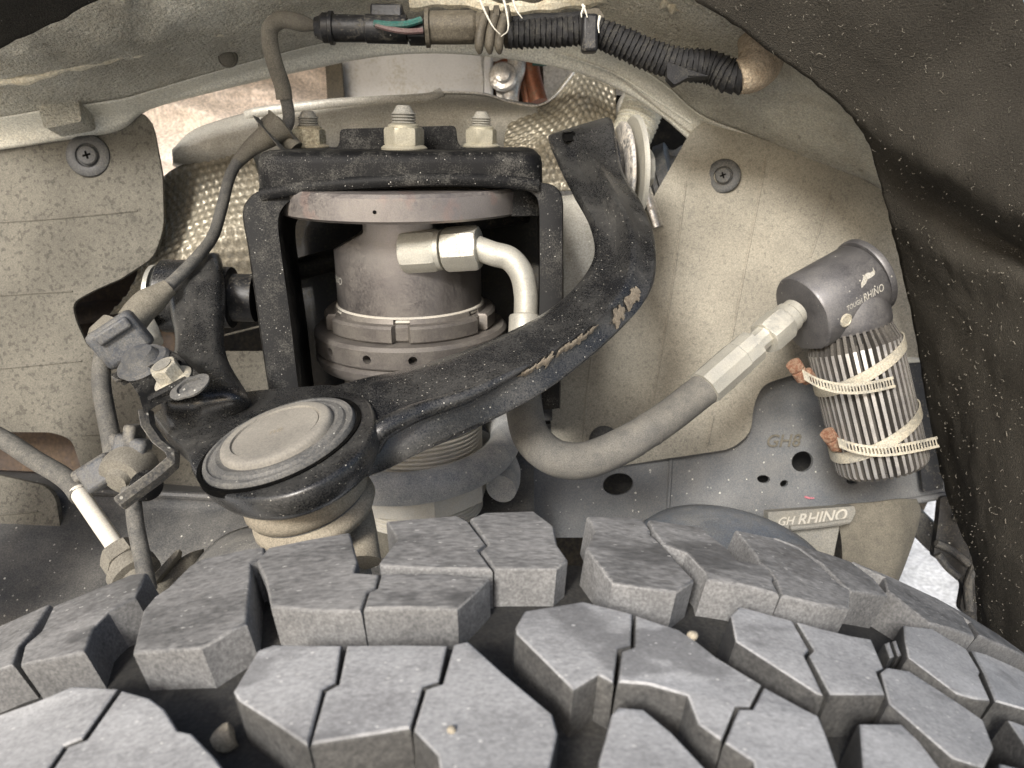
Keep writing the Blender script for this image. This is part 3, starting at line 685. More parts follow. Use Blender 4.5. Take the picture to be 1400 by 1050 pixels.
# ------------------------------------------------------------------ coilover shock
sh = thing('coilover_shock', 'bronze grey coilover shock with adjuster rings and thick grey spring', 'coilover')
AX = P(563, 455, .512)
def zf(py, r, px=563):
    q = ray(px, py); y = AX.y - r*1.066; t = (y - 0) / q.y; return CAMH + q.z*t - AX.z
class SFr(Fr):
    def __call__(s, x, y, z): return Fr.__call__(s, x*KS, y*KS, z)
KS = 1.066
sf = SFr(AX, V((.0, -.02, 1)), V((1, 0, 0)))
# top plate
z0, z1 = zf(303, .073), zf(262, .073)
MB().rev(sf, [(.03, z0+.0005), (.0715, z0), (.0735, z0+.0015), (.0738, z1-.002), (.072, z1), (.02, z1)], 96).build('top_plate', MT['aluplate'], sh, angle=30)
MB().rev(Fr(sf(-.006, -.0737, (z0+z1)/2-.001), V((0, -1, 0))), [(.0010, -.001), (.0010, .0002)], 12).build('drain_hole', MT['gap'], sh)
# machined shock head: a cylinder with flats cut from both shoulders
rb = .0435
zb0, zb1 = zf(437, rb), zf(300, rb)
n = 120; rows = []
zs = [zb0, zb0+.0008] + [zb0 + .0012 + (zb1 - zb0 - .0012)*i/60 for i in range(61)]
zsl = zf(354, rb); zsn = zf(318, rb)
for iz, z in enumerate(zs):
    rr = rb - (.0012 if iz == 0 else 0); row = []
    xl = rb if z < zsl else max(.0190, rb - (z - zsl)*(rb - .0190)/max(1e-6, (zsn - zsl)))
    for k in range(n):
        th = 2*math.pi*k/n; x, y = rr*math.cos(th), rr*math.sin(th)
        row.append(sf(max(-xl, min(xl, x)), y if abs(x) <= xl else y, z))
    rows.append(row)
MB().grid(rows, cols_closed=True).build('shock_head', MT['alu'], sh, angle=22)
MB().rev(sf, [(.0440, zf(441, .044)), (.0452, zf(439, .045)), (.0446, zf(434, .045)), (.0436, zf(432, .044))], 80).build('seal_band', MT['thread'], sh)
# upper lock ring with spanner notches
zu0, zu1 = zf(468, .051), zf(445, .051)
def notch(r, z, th):
    a = (th - R_(266)) % R_(60)
    return r - .0045 if (a < R_(10) and r > .046) else r
MB().rev(sf, [(.044, zu0), (.051, zu0), (.0518, zu0+.001), (.0518, zu1-.0015), (.0505, zu1), (.0462, zu1+.0003), (.0455, zu1+.003), (.044, zu1+.003)], 216, rf=notch).build('lock_ring', MT['aludark'], sh, angle=28)
# main adjuster ring with pin holes
zr0, zr1 = zf(506, .0585), zf(474, .0585)
ring = MB().rev(sf, [(.030, zr0), (.0575, zr0), (.0585, zr0+.0012), (.0588, zr1-.0025), (.0570, zr1-.0003), (.050, zr1), (.030, zr1)], 144).build('adjuster_ring', MT['aludark'], sh, angle=28)
cut = []
for deg in (-108, -82.5-30*0, -55, -135, -160, -28):
    a = R_(deg); dr = sf.x*math.cos(a) + sf.y*math.sin(a)
    cut.append(MB().rev(Fr(sf(0, 0, (zr0+zr1)/2 - .0005) + dr*.052, dr, UP), [(.0027, 0), (.0027, .012)], 20).build('cutter', MT['gap']))
boolcut(ring, cut)
zs0 = zf(524, .057)
MB().rev(sf, [(.052, zs0-.003), (.0565, zs0-.001), (.0585, zs0+.003), (.0585, zr0-.003), (.056, zr0-.0005), (.045, zr0-.0005)], 96).build('spring_seat', MT['aludark'], sh, angle=40)
# threaded body
zt1, zt0 = zs0, zf(735, .042)
pr = []; z = zt0
while z < zt1: pr += [(.0412, z), (.0428, z+.0009), (.0428, z+.0017), (.0412, z+.0026)]; z += .0030
MB().rev(sf, pr, 72).build('threaded_body', MT['thread'], sh, angle=25)
# lower nut body
zl1, zl0 = zf(668, .047), zf(716, .047)
MB().hexa(Fr(sf.o, sf.z, V((math.cos(.32), math.sin(.32), 0))), .0515, zl0, zl1, n=8, ch=.05).build('lower_collar', MT['thread'], sh, angle=22)
MB().rev(sf, [(.03, zl0-.06), (.036, zl0-.06), (.036, zl0+.001), (.03, zl0+.001)], 48).build('lower_tube', MT['sleeve'], sh)
# spring
zk = zf(676, .066); sp_ = []
for i in range(-80, 190):
    th = R_(-90) + R_(6)*i*.6; t = (th + R_(90))/(2*math.pi)
    if t > .56: break
    sp_.append(sf(.058*math.cos(th), .058*math.sin(th), zk + t*(.027 if t < 0 else .034)))
MB().tube(sp_, .0106, 18).build('spring', MT['spring'], sh)
# side port: boss, hex adapter, hex nut on the elbow
pf = Fr(P(550, 345, .452), D(.94, -.22, .02), D(0, 0, 1))
MB().rev(Fr(P(548, 344, .4600), D(.25, -1, .12)), [(.0125, -.004), (.0128, .002), (.0118, .0026), (.0105, .0012)], 44).build('port_boss', MT['alu'], sh)
MB().hexa(pf, .0125, .0006, .0225, n=8, ch=.10).build('port_adapter', MT['fitting'], sh, angle=22)
MB().rev(pf, [(.0098, .0215), (.0116, .0222), (.0116, .0248), (.0098, .0252)], 36).build('port_washer', MT['fitting'], sh)
# printed lettering on the side of the head, only its tail end shows
tv, tf = text_geo('RHINO', .0065)
cx = max(v.x for v in tv)
a_end = R_(-90 - 54)
MB().add([sf((rb+.0002)*math.cos(a_end - (cx - v.x)/rb), (rb+.0002)*math.sin(a_end - (cx - v.x)/rb), zf(396, rb) - .0005 + v.y) for v in tv], tf).build('lettering', MT['print'], sh, smooth=False)

# ------------------------------------------------------------------ hose assembly
hs = thing('reservoir_hose', 'dusty rubber hose with metal elbow and crimp sleeve curving to the reservoir', 'hose')
MB().hexa(Fr(pf(0, 0, .0262), pf.z, pf.x), .0130, 0, .0205, n=6, ch=.10).build('elbow_nut', MT['fitting'], hs, angle=22)
q0 = pf(0, 0, .045)
el = [q0,  P(674, 347, .440), P(697, 354, .440), P(713, 374, .440), P(719, 402, .441), P(719, 432, .442)]
MB().tube(cr(el, 40), .0070, 20).build('elbow', MT['fitting'], hs)
cf = Fr(P(718, 432, .442), P(716, 480, .440) - P(718, 432, .442))
MB().rev(cf, [(.007, -.0008), (.0088, 0), (.0092, .001), (.0092, .012), (.0098, .0125), (.0098, .03), (.007, .031)], 36).build('collar', MT['fitting'], hs)
hp = [P(716, 470, .440), P(715, 520, .436), P(717, 560, .430), P(727, 598, .426), P(756, 624, .426), P(795, 630, .43), P(845, 612, .437), P(905, 576, .45), P(955, 538, .463), P(990, 512, .47)]
hpts = cr(hp, 90)
MB().tube(hpts, lambda s, th: .0100 + (.0003 if s < .62 else 0), 24).build('rubber_hose', MT['hose'], hs)
a, b = P(962, 532, .464), P(1046, 458, .482)
sfz = (b - a).normalized(); L = (b-a).length
f = Fr(a, sfz)
MB().rev(f, [(.0092, 0), (.0112, .0004), (.0114, .002), (.0114, L*.55), (.0110, L*.56), (.0110, L*.78), (.0080, L*.8), (.0072, L*.82), (.0072, L*.95), (.0078, L*1.0)], 10).build('crimp_sleeve', MT['fitting'], hs, angle=20)
f = Fr(P(1045, 463, .482), sfz)
MB().hexa(f, .0118, 0, .0185, ch=.1).build('hose_nut', MT['fitting'], hs, angle=22)
MB().rev(Fr(f(0, 0, .0185), sfz), [(.0085, 0), (.0100, .0004), (.0100, .006), (.0088, .0075), (.0088, .012)], 32).build('port_collar', MT['fitting'], hs)
MB().tube(hpts[60:62], .01035, 24).build('hose_band', MT['hose'], hs)

# ------------------------------------------------------------------ upper control arm
ua = thing('upper_control_arm', 'black forged upper control arm with a round ball joint cap', 'control arm')
nH = D(-.251, -.437, .863).normalized()
HC = P(383, 603, .335)
hf = Fr(HC, nH, D(1, .1, .42))
def pj(px, py, h=0): return hit(px, py, HC + nH*h, nH)
def dpl(px, py, h):
    q = pj(px, py, h) - EYE; return (px, py, q.dot(D(0, 1, 0)))
T_ = [dpl(440,534,-.004),(500,517,.366),(560,504,.372),(650,474,.380),(730,437,.388),(782,398,.397),(812,354,.411),(808,312,.430),(786,270,.449),(766,230,.468),(750,190,.486),(757,182,.496)]
C_ = [dpl(455,598,-.003),(520,580,.340),(600,556,.346),(690,514,.356),(770,470,.366),(832,424,.378),(864,372,.394),(864,312,.412),(838,262,.436),(814,220,.462),(794,181,.481),(794,170,.494)]
B_ = [dpl(440,662,-.006),(512,648,.337),(575,618,.344),(650,585,.354),(748,532,.364),(836,462,.378),(890,396,.396),(895,330,.418),(878,280,.444),(850,232,.468),(838,170,.488),(830,160,.498)]
def off(r, dd, k=.1):
    c = [(x, y) for x, y, d in C_]
    return [(x + (q[0]-x)*k, y + (q[1]-y)*k, d + dd) for (x, y, d), q in zip(r, c)]
def mix(a, b, t, dd): return [(p[0]*(1-t)+q[0]*t, p[1]*(1-t)+q[1]*t, p[2]*(1-t)+q[2]*t + dd) for p, q in zip(a, b)]
def mixv(a, b, t, dd): return [(p[0]*(1-t)+q[0]*t, p[1]*(1-t)+q[1]*t, p[2]*(1-t)+q[2]*t + e) for p, q, e in zip(a, b, dd)]
G1 = [.0002, .0002, .0003, .0006, .0010, .0018, .0032, .0050, .0062, .0058, .0030, 0]     # the trough deepens towards the bush
G2 = [-.0010, -.0010, .0002, .0022, .0022, .0022, .0026, .0036, .0050, .0050, .0030, 0]
rails = [T_, mixv(T_, C_, .16, [-.0022]*6 + [-.003]*5 + [0]), mixv(T_, C_, .52, G1), mixv(T_, C_, .90, [-.0010]*6 + [-.0026]*5 + [0]), C_, mixv(C_, B_, .14, [.0008]*6 + [-.001]*5 + [0]), mixv(C_, B_, .5, G2), mix(C_, B_, .88, -.0004), B_, off(B_, .009, -.015), off(B_, .022, .1), mix(off(T_, .022, .1), off(B_, .022, .1), .5, .004), off(T_, .022, .1), off(T_, .009, -.015)]
MB().grid([crk([P3(q) for q in r], 6) for r in rails], closed=True, ends=True).build('right_branch', MT['arm'], ua, angle=60)
L_ = [dpl(232,598,-.006),(216,545,.372),(232,500,.398),(238,462,.418),(229,420,.438),(228,385,.455),(238,362,.470)]
M_ = [dpl(275,592,-.003),(268,545,.362),(272,500,.386),(268,460,.406),(262,415,.425),(258,375,.445),(264,352,.466)]
N_ = [dpl(345,560,-.003),(335,538,.372),(306,492,.394),(300,455,.412),(302,415,.430),(300,370,.450),(292,342,.468)]
def offb(r, dd): return [(x + (268-x)*.08, y, d + dd) for x, y, d in r]
rails = [L_, mix(L_, M_, .3, -.004), mix(L_, M_, .65, .003), M_, mix(M_, N_, .35, .003), mix(M_, N_, .7, -.0045), N_, offb([(x+14, y+2, d) for x, y, d in N_], .012), offb(N_, .026), mix(offb(L_, .026), offb(N_, .026), .5, .003), offb(L_, .026), offb(L_, .012)]
MB().grid([crk([P3(q) for q in r], 6) for r in rails], closed=True, ends=True).build('left_branch', MT['arm'], ua, sub=1)
# hub web with the round pocket
hub = [(206,566),(232,548),(300,538),(350,531),(400,527),(455,524),(500,542),(512,570),(500,606),(474,634),(434,660),(382,678),(332,680),(290,668),(264,646),(250,614),(226,592)]
hp2 = [V((hf.inv(pj(x, y)).x, hf.inv(pj(x, y)).y)) for x, y in hub]
hp2 = [V((q.x, q.y)) for q in cr([V((q.x, q.y, 0)) for q in hp2 + [hp2[0]]], 90)][:-1]
def sc2(k, q): return [p*k for p in hp2]
rr = [[hf(p.x*k, p.y*k, z) for p in hp2] for k, z in ((.86, -.0135), (.95, -.0125), (.99, -.0095), (1.0, -.004), (.995, -.0018), (.985, -.0008), (.96, -.0004), (.5, -.0004))]
m = MB().grid(rr, cols_closed=True); k = len(hp2); m.f.append(tuple(range(k))); m.f.append(tuple(range(7*k, 8*k)))
m.build('hub', MT['arm'], ua, angle=60)
# raised casting pip and the web ridge
rg = [(505,612,.333),(520,590,.333),(545,575,.336),(575,562,.342),(640,540,.348),(720,500,.359)]
MB().tube(cr([P3(q) for q in rg], 40), lambda s, th: .0042*(1-s)**.6 + .0010, 12).build('casting_ridge', MT['arm'], ua)
# rusty scrapes: thin irregular patches lying on the lower flank
def flank(t, s):  # t along the arm (in stations), s from crease to lower rail
    c = crk([P3(q) for q in C_], 20); b = crk([P3(q) for q in mix(C_, B_, .5, .0022)], 20); e = crk([P3(q) for q in B_], 20)
    i = int(t*20); return c[i].lerp(b[i], s*2) if s < .5 else b[i].lerp(e[i], s*2-1)
def scrape(t0, t1, s0, s1, seedv):
    rows = []; n = 90; m = MB()
    for i in range(n):
        t = t0 + (t1-t0)*i/(n-1); e = min(1, 3.2*math.sin(math.pi*i/(n-1)))
        c = (s0+s1)/2 + .07*noise.noise(V((t*5, seedv, 0))) + .03*noise.noise(V((t*30, seedv, 2)))
        hw = (s1-s0)/2*e*max(0, .55 + 1.1*noise.noise(V((t*9, seedv, 4))) + .5*noise.noise(V((t*45, seedv, 7))))
        if hw < .008:
            if len(rows) > 1: m.grid(rows)
            rows = []; continue
        rows.append([flank(t, min(.98, max(.02, c + hw*q + .04*noise.noise(V((t*60, q*3, seedv)))))) - D(0, 1, -.35)*(.0010*(1-q*q)+.0009) for q in (-1, -.5, 0, .5, 1)])
    if len(rows) > 1: m.grid(rows)
    return m
scrape(3.3, 4.8, .06, .36, 2).build('rust_scrape', MT['rust_scrape'], ua, label='long rusty scrape on the lower flank of the arm')
scrape(5.0, 5.85, .15, .90, 6).build('rust_scrape', MT['rust_scrape'], ua, label='short rusty scrape at the bend of the arm')
# hole at the upper end
ho = P(778, 187, .4795)
MB().rev(Fr(ho, D(.1, -1, .35), D(1, 0, .2)), [(.0040, -.0015), (.0048, .0004), (.0038, .0006), (.0034, -.0004)], 28, rf=lambda r, z, th: r*(1 if abs(math.cos(th)) > .6 else .72)).build('lightening_hole', MT['gap'], ua)
# ball joint cap
R0 = .0332
MB().rev(hf, [(R0*1.10, -.003), (R0*1.10, .0003), (R0*1.045, .0004), (R0*1.035, -.0022), (R0*1.0, -.0022)], 96, caps=False).build('groove_ring', MT['gap'], ua)
bjh = MB().rev(hf, [(R0*1.02, -.003), (R0*1.02, .0008), (R0*1.00, .0020), (R0*.955, .0022), (R0*.935, .0014), (R0*.91, .0014), (R0*.885, .0026), (R0*.82, .0032), (R0*.78, .0026), (R0*.72, .0026)], 96, caps=False).build('ball_joint_housing', MT['capdark'], ua)
MB().rev(hf, [(R0*.755, .0022), (R0*.75, .0040), (R0*.73, .0053), (R0*.70, .0058), (R0*.60, .0058), (R0*.592, .0047), (R0*.578, .0047), (R0*.57, .0053), (R0*.10, .0053), (.0003, .0053)], 96).build('ball_joint_cap', MT['cap'], bjh, angle=45)
# scratch marks on the cap
tv, tf = text_geo('ne', .0062)
MB().add([hf((v.x-.003), (v.y-.002), .0054) for v in tv], tf).build('scratch_mark', MT['boot'], ua, smooth=False)
# housing skirt and boot under the arm
hb = Fr(hf(.0015, -.001, .0085), nH, hf.x)
jb = MB().rev(hb, [(.0305, -.020), (.0305, -.023), (.0285, -.0255), (.0258, -.0268), (.0265, -.029), (.0282, -.032), (.0286, -.0355), (.0272, -.0390), (.0255, -.0402), (.0252, -.0408), (.0280, -.0432), (.0284, -.0462), (.0262, -.0500), (.018, -.052)], 72).build('joint_boot', MT['boot'], ua, angle=60)
MB().rev(hb, [(.0252, -.0398), (.0260, -.0405), (.0252, -.0412)], 64, caps=False).build('boot_clip', MT['capdark'], jb)
MB().rev(hb, [(.014, -.050), (.014, -.07), (.012, -.09)], 32).build('stud_taper', MT['steelgrey'], ua)
# bushing barrels
bl = Fr(P(208, 404, .470), D(1, .05, -.02))
MB().rev(bl, [(.010, 0), (.0185, .001), (.0185, .0035), (.010, .004)], 40).build('bushing_washer', MT['fitting'], ua)
MB().rev(bl, [(.019, .0055), (.022, .008), (.022, .034), (.019, .036)], 40).build('left_bushing', MT['arm'], ua)
MB().rev(bl, [(.017, .034), (.017, .042), (.0185, .043), (.0185, .048), (.0145, .049), (.0145, .062)], 40).build('bushing_sleeve', MT['black'], ua)
MB().hexa(Fr(P(213, 446, .452), D(-.8, -.45, -.4)), .0115, 0, .008).build('bushing_bolt', MT['fitting'], ua)
br = Fr(P(846, 232, .508), D(1, .10, .06))
MB().rev(br, [(.010, -.030), (.0195, -.028), (.0215, -.02), (.0215, -.004), (.018, -.001)], 48).build('right_bushing', MT['arm'], ua)
MB().rev(br, [(.010, .0), (.0285, .0005), (.030, .0015), (.030, .0035), (.0285, .0045), (.010, .005)], 56).build('bushing_washer', MT['silver'], ua)
MB().rev(br, [(.010, .008), (.033, .0085), (.034, .0095), (.034, .0115), (.010, .012)], 56).build('bushing_washer', MT['fitting'], ua)
MB().hexa(Fr(br(0, .0, .012), br.z, UP), .0125, 0, .0095).build('bushing_bolt', MT['fitting'], ua)
# ------------------------------------------------------------------ remote reservoir
rs = thing('remote_reservoir', 'finned grey remote shock reservoir clamped at the right', 'reservoir')
ra = D(-.27, -.10, .95).normalized()
RB = P(1207, 640, .520)            # bottom centre
LB = .098
rf_ = Fr(RB, ra, D(1, 0, .28))
NF = 40
def fins(r, z, th):
    k = (th * NF / (2*math.pi)) % 1
    return r if k < .48 else (r - min(.0065, max(0, r - .0222)))
RR = .0292
m = MB().rev(rf_, [(.020, 0), (.0265, .0), (RR-.0008, .0022), (RR, .004), (RR, LB-.012), (RR-.0035, LB-.002), (.0255, LB)], NF*13, rf=fins)
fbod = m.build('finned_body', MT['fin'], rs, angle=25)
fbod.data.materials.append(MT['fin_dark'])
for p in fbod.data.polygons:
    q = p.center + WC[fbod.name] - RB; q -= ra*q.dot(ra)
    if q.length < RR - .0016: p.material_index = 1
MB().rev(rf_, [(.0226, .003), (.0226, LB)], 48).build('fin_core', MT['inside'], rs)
hd = D(.86, .16, .46).normalized()
hc0 = rf_(0, 0, LB + .0235)
hfm = Fr(hc0, hd, ra)
# head: cylinder lying across the body with a sloped front face on the hose side
HR = .0265
prof = [(HR-.012, -.0335), (HR-.001, -.0315), (HR, -.030), (HR, .0150), (HR-.001, .0165), (HR-.004, .0168)]
rows = []
for r, z in prof:
    row = []
    for k in range(96):
        th = 2*math.pi*k/96; x = r*math.cos(th); y = r*math.sin(th)
        zz = z - max(0, -x)*.16 if z < 0 else z
        row.append(hfm(max(x, -HR*.86), y, zz))
    rows.append(row)
m = MB().grid(rows, cols_closed=True); m.f.append(tuple(reversed(range(96)))); m.f.append(tuple(5*96 + k for k in range(96)))
m.build('reservoir_head', MT['res'], rs, angle=35)
MB().rev(Fr(hfm(0.002, 0, .0172), hd), [(.021, 0), (.0255, .0004), (.0262, .0015), (.0262, .0045), (.0245, .006), (.012, .0062)], 64).build('end_cap', MT['res'], rs, angle=35)
MB().rev(rf_, [(.0252, LB-.002), (.0262, LB), (.0268, LB+.003), (.0268, LB+.012), (.0255, LB+.022), (.018, LB+.030)], 64).build('head_skirt', MT['res'], rs, angle=40)
# screw and printed mark
def head_pt(u, vv, lift=.0003):
    """u along the head, vv round it from its camera-facing crest"""
    th = THC + vv / HR
    return hfm((HR+lift)*math.cos(th), (HR+lift)*math.sin(th), u)
toc = (EYE - hc0); toc = toc - hd*toc.dot(hd); THC = math.atan2(toc.dot(hfm.y), toc.dot(hfm.x))
sgn = -1 if hfm(math.cos(THC+.3)*HR, math.sin(THC+.3)*HR, 0).z > hfm(math.cos(THC)*HR, math.sin(THC)*HR, 0).z else 1
def H2(u, vdown, lift=.0003): return head_pt(u, sgn*vdown, lift)
c = H2(-.0205, .0175, .0); nr = (c - hc0); nr = (nr - hd*nr.dot(hd)).normalized()
MB().rev(Fr(c, nr), [(.0044, -.001), (.0044, .0004), (.0036, .0008), (.0034, .0003), (.001, .0003)], 28).build('bleed_screw', MT['band'], rs)
tv, tf = text_geo('TOUGH', .0042); tv2, tf2 = text_geo('RHINO', .0066)
wx = max(v.x for v in tv); m = MB()
m.add([H2(-.0185 + v.x*.80, .0118 - v.y) for v in tv], tf)
m.add([H2(-.0178 + wx*.80 + v.x*.76, .0118 - v.y) for v in tv2], tf2)
m.build('lettering', MT['print'], rs, smooth=False)
em = [(0, 0), (.0012, .0030), (.0030, .0040), (.0052, .0062), (.0082, .0068), (.0105, .0058), (.0124, .0062), (.0136, .0084), (.0131, .0052), (.0118, .0034), (.0092, .0030), (.0060, .0030), (.0042, .0014), (.0020, .0008)]
tr = tessellate_polygon([[V((x, y, 0)) for x, y in em]])
MB().add([H2(-.0036 + x*1.05, .0036 - y) for x, y in em], [tuple(t) for t in tr]).build('animal_emblem', MT['print'], rs, smooth=False)
# hose clamps
def clamp(h, label, tail, tl, hpx):
    t = thing('hose_clamp', label, 'hose clamp', 'worm drive hose clamps round the reservoir')
    r = RR + .0006; wd = .0072
    def bp(th, z, rr_): return rf_(rr_*math.cos(th), rr_*math.sin(th), h + z + .34*rr_*math.cos(th))
    n = 120; rows = []
    for rr_, z in ((r, -wd/2), (r, wd/2), (r+.0009, wd/2), (r+.0009, -wd/2)):
        rows.append([bp(2*math.pi*k/n, z, rr_) for k in range(n)])
    bd_ = MB().grid(rows, closed=True, cols_closed=True).build('band', MT['band'], t, angle=30)
    # screw housing sits where the tail starts
    hp_ = P3(hpx); th0 = tail[0]
    fx_ = Fr(hp_, D(-.55, -.35, .62), D(.6, -.7, .3))
    MB().rev(fx_, [(.0036, -.007), (.0046, -.006), (.0046, .001), (.0038, .0015), (.0038, .003)], 24).build('screw_housing', MT['rust'], t)
    MB().hexa(Fr(fx_(0, 0, .003), fx_.z, fx_.x), .0054, 0, .0045, ch=.2).build('screw_head', MT['rust'], t)
    MB().box(Fr(fx_(.002, .002, -.012), fx_.z, fx_.x), .009, .007, .010).build('saddle', MT['rust'], t, bevel=.002)
    # slotted tail: a strip of real ladder openings
    pts = cr([P3(q) for q in tl], 61); m = MB(); na = ra
    n = len(pts)
    for i in range(n-1):
        T = (pts[i+1]-pts[i]).normalized()
        for a_, b_ in ((0, .24), (.24, .76), (.76, 1)):
            if a_ == .24 and i % 2 == 1 and i > 3: continue
            q = []
            for pnt, e in ((pts[i], a_), (pts[i+1], a_), (pts[i+1], b_), (pts[i], b_)): q.append(pnt + na*(e-.5)*wd)
            bk = [p + (RB - EYE).normalized()*.0009 for p in q]
            m.prism(q, bk)
    m.build('slotted_tail', MT['band'], bd_, smooth=False)
clamp(.0730, 'upper slotted steel clamp on the reservoir with a short cut tail', (0,), [(1098,512,.4890),(1120,524,.4835),(1150,531,.4800),(1185,530,.4790),(1223,522,.4810)], (1092,508,.494))
clamp(.0270, 'lower slotted steel clamp on the reservoir with a long protruding tail', (0,), [(1146,605,.4960),(1170,613,.4890),(1200,617,.4850),(1240,613,.4855),(1283,604,.4900)], (1138,602,.508))

# ------------------------------------------------------------------ heat shields
hsd = thing('heat_shield', 'smooth tan heat shield with a rolled edge behind the tower nuts', 'heat shield')
xs = [236, 262, 300, 350, 400, 450, 520, 590, 620, 660, 700, 735]
def hrow(ys, ds): return [P(x, y, d) for x, y, d in zip(xs, ys, ds)]
h0 = hrow([205,180,165,152,146,140,134,130,125,130,138,143], [.66]*12)
h1 = hrow([212,196,184,176,166,160,152,150,150,152,156,160], [.648]*12)
h2 = hrow([222,222,220,214,204,198,194,190,190,190,190,190], [.655]*12)
h3 = hrow([226,236,245,250,255,260,260,260,260,260,260,260], [.69]*12)
MB().grid(dense([h0, h1, h2, h3], 6, 8)).build('shield_sheet', MT['foilsmooth'], hsd, solid=.0012)
MB().tube(cr([P3(q) for q in ((336,158,.655),(352,153,.652),(420,145,.652),(460,141,.652),(530,137,.652),(588,133,.652),(604,126,.655))], 50), .0040, 12, sx=.6).build('rolled_edge', MT['foilsmooth'], hsd)
MB().tube(cr([P3(q) for q in ((604,126,.655),(660,128,.655),(700,140,.655),(735,144,.655),(758,132,.655),(775,112,.655),(790,92,.655))], 50), .0010, 8).build('cut_edge', MT['silver'], hsd)

def dimpled(corners, nu, nv, mats, label, wave):
    """corner rows of photo points with depth; sheet embossed with round dimples"""
    rws_ = dense([[P3(q) for q in r] for r in corners], 14, 22)
    m_, n_ = len(rws_), len(rws_[0])
    t = thing('foil_shield', label, 'heat shield', 'dimpled foil heat shields behind the tower')
    # resample to a fine grid
    gu, gv = nu*5, nv*5; out = []
    for i in range(gv+1):
        rowp = []
        for j in range(gu+1):
            a = i/gv*(m_-1); b = j/gu*(n_-1); i0 = min(int(a), m_-2); j0 = min(int(b), n_-2); u, v = a-i0, b-j0
            p = rws_[i0][j0]*(1-u)*(1-v) + rws_[i0+1][j0]*u*(1-v) + rws_[i0][j0+1]*(1-u)*v + rws_[i0+1][j0+1]*u*v
            off = (i//5) % 2 * 2.5
            dx = ((j+off) % 5)/5 - .5; dy = (i % 5)/5 - .5
            bump_ = max(0, 1 - (dx*dx+dy*dy)*6)
            p = p + D(0, -1, .3)*(bump_*.0016 + wave*.004*math.sin(p.x*120 + p.z*70) + .002*noise.noise(p*30))
            rowp.append(p)
        out.append(rowp)
    MB().grid(out).build('foil_sheet', MT['foil'], t, solid=.0008, angle=80)
dimpled([[(205,268,.66),(235,232,.66),(300,212,.655),(345,205,.65)], [(205,320,.65),(250,290,.645),(300,270,.64),(360,260,.635)], [(180,390,.64),(230,350,.635),(300,330,.63),(380,320,.625)], [(150,430,.655),(230,420,.65),(300,420,.65),(390,420,.65)]], 17, 17, None, 'dimpled foil heat shield left of the shock tower behind the thin wire', 0)
dimpled([[(700,158,.655),(750,135,.66),(795,92,.66),(842,104,.66)], [(690,185,.64),(750,165,.64),(800,135,.645),(842,150,.65)], [(690,215,.635),(750,205,.635),(800,190,.64),(840,195,.645)], [(700,262,.64),(745,262,.64),(800,262,.64),(850,262,.65)]], 16, 16, None, 'dimpled foil heat shield above the right end of the control arm', .35)
o = MB().grid(dense([[P3(q) for q in r] for r in ([(735,270,.63),(775,268,.63),(800,262,.63)], [(745,320,.62),(790,330,.62),(830,330,.62)], [(750,440,.62),(800,430,.62),(850,400,.62)])], 6, 6)).build('tan_shield', MT['foilsmooth'], label='tan sheet metal shield between the tower and the control arm', category='heat shield', solid=.002)

# ------------------------------------------------------------------ engine bay pieces seen through the arch opening
rws_ = dense([[P3(q) for q in r] for r in ([(150,60,.80),(260,40,.80),(360,30,.80),(470,20,.82)], [(150,180,.78),(260,150,.77),(360,130,.78),(470,110,.80)], [(150,300,.76),(260,270,.75),(360,250,.76),(470,230,.78)])], 14, 18)
for rw in rws_:
    for j, p in enumerate(rw):
        s = math.sin((p.z*150 + p.x*40) + 3*noise.noise(p*18))
        rw[j] = p + V((0, 1, 0))*(.004*s + .006*noise.noise(p*26))
MB().grid(rws_).build('insulation_blanket', MT['pinkfoil'], label='pale pink wrinkled insulation blanket behind the heat shield at upper left', category='insulation')
t = thing('white_box', 'white plastic box in the engine bay behind the three nuts', 'box')
plate(roundpoly([(446,72),(655,64),(661,110),(660,160),(446,160)], 6), dl(.80), .10).build('box_body', MT['white'], t, bevel=.004, seg=3)
plate([(444,80),(466,78),(472,150),(448,150)], dl(.785), .006).build('dark_strap', MT['brown'], t, bevel=.001)
plate([(414,88),(444,84),(446,150),(418,150)], dl(.80), .03).build('side_rib', MT['white'], t, bevel=.003)
MB().box(Fr(P(668, 100, .80), D(0, 0, 1)), .009, .02, .05, -.035).build('corner_post', MT['white'], t, bevel=.003)
t = thing('silver_pipe', 'silver pipe with a round flange between the copper hoses', 'pipe')
MB().tube(cr([P3(q) for q in ((706,60,.80),(706,95,.80),(700,112,.80),(696,140,.80))], 20), .0095, 16).build('pipe', MT['silver'], t)
MB().rev(Fr(P(688, 106, .79), D(-.1, -1, 0)), [(.0145, 0), (.015, .003), (.013, .005), (.008, .0055), (.008, .012), (.002, .013)], 32).build('pipe_flange', MT['silver'], t)
plate(roundpoly([(676,100),(704,100),(708,145),(680,145)], 8), dl(.795), .004).build('flange_plate', MT['silver'], t, bevel=.001)
for pts, r, lab in (([(672,98),(690,88),(712,86)], .006, 'pinkish copper hose curving over the silver flange'), ([(722,80),(728,110),(736,140)], .010, 'copper brown hose just right of the silver pipe'), ([(712,84),(716,110),(722,142)], .005, 'thin copper line touching the silver pipe')):
    MB().tube(cr([P(x, y, .812) for x, y in pts], 16), r, 12).build('copper_hose', MT['copper'], label=lab, category='hose', group='copper hoses in the engine bay')
plate([(668,84),(742,82),(745,142),(668,142)], dl(.835), .004).build('dark_backing', MT['brownin'], smooth=False, label='dark brown panel behind the copper hoses', category='panel')
MB().tube(cr([P(x, y, .80) for x, y in ((728,84),(742,85),(752,84))], 8), .004, 8).build('green_cable', MT['teal'], label='green cable end at the top of the engine bay gap', category='cable')
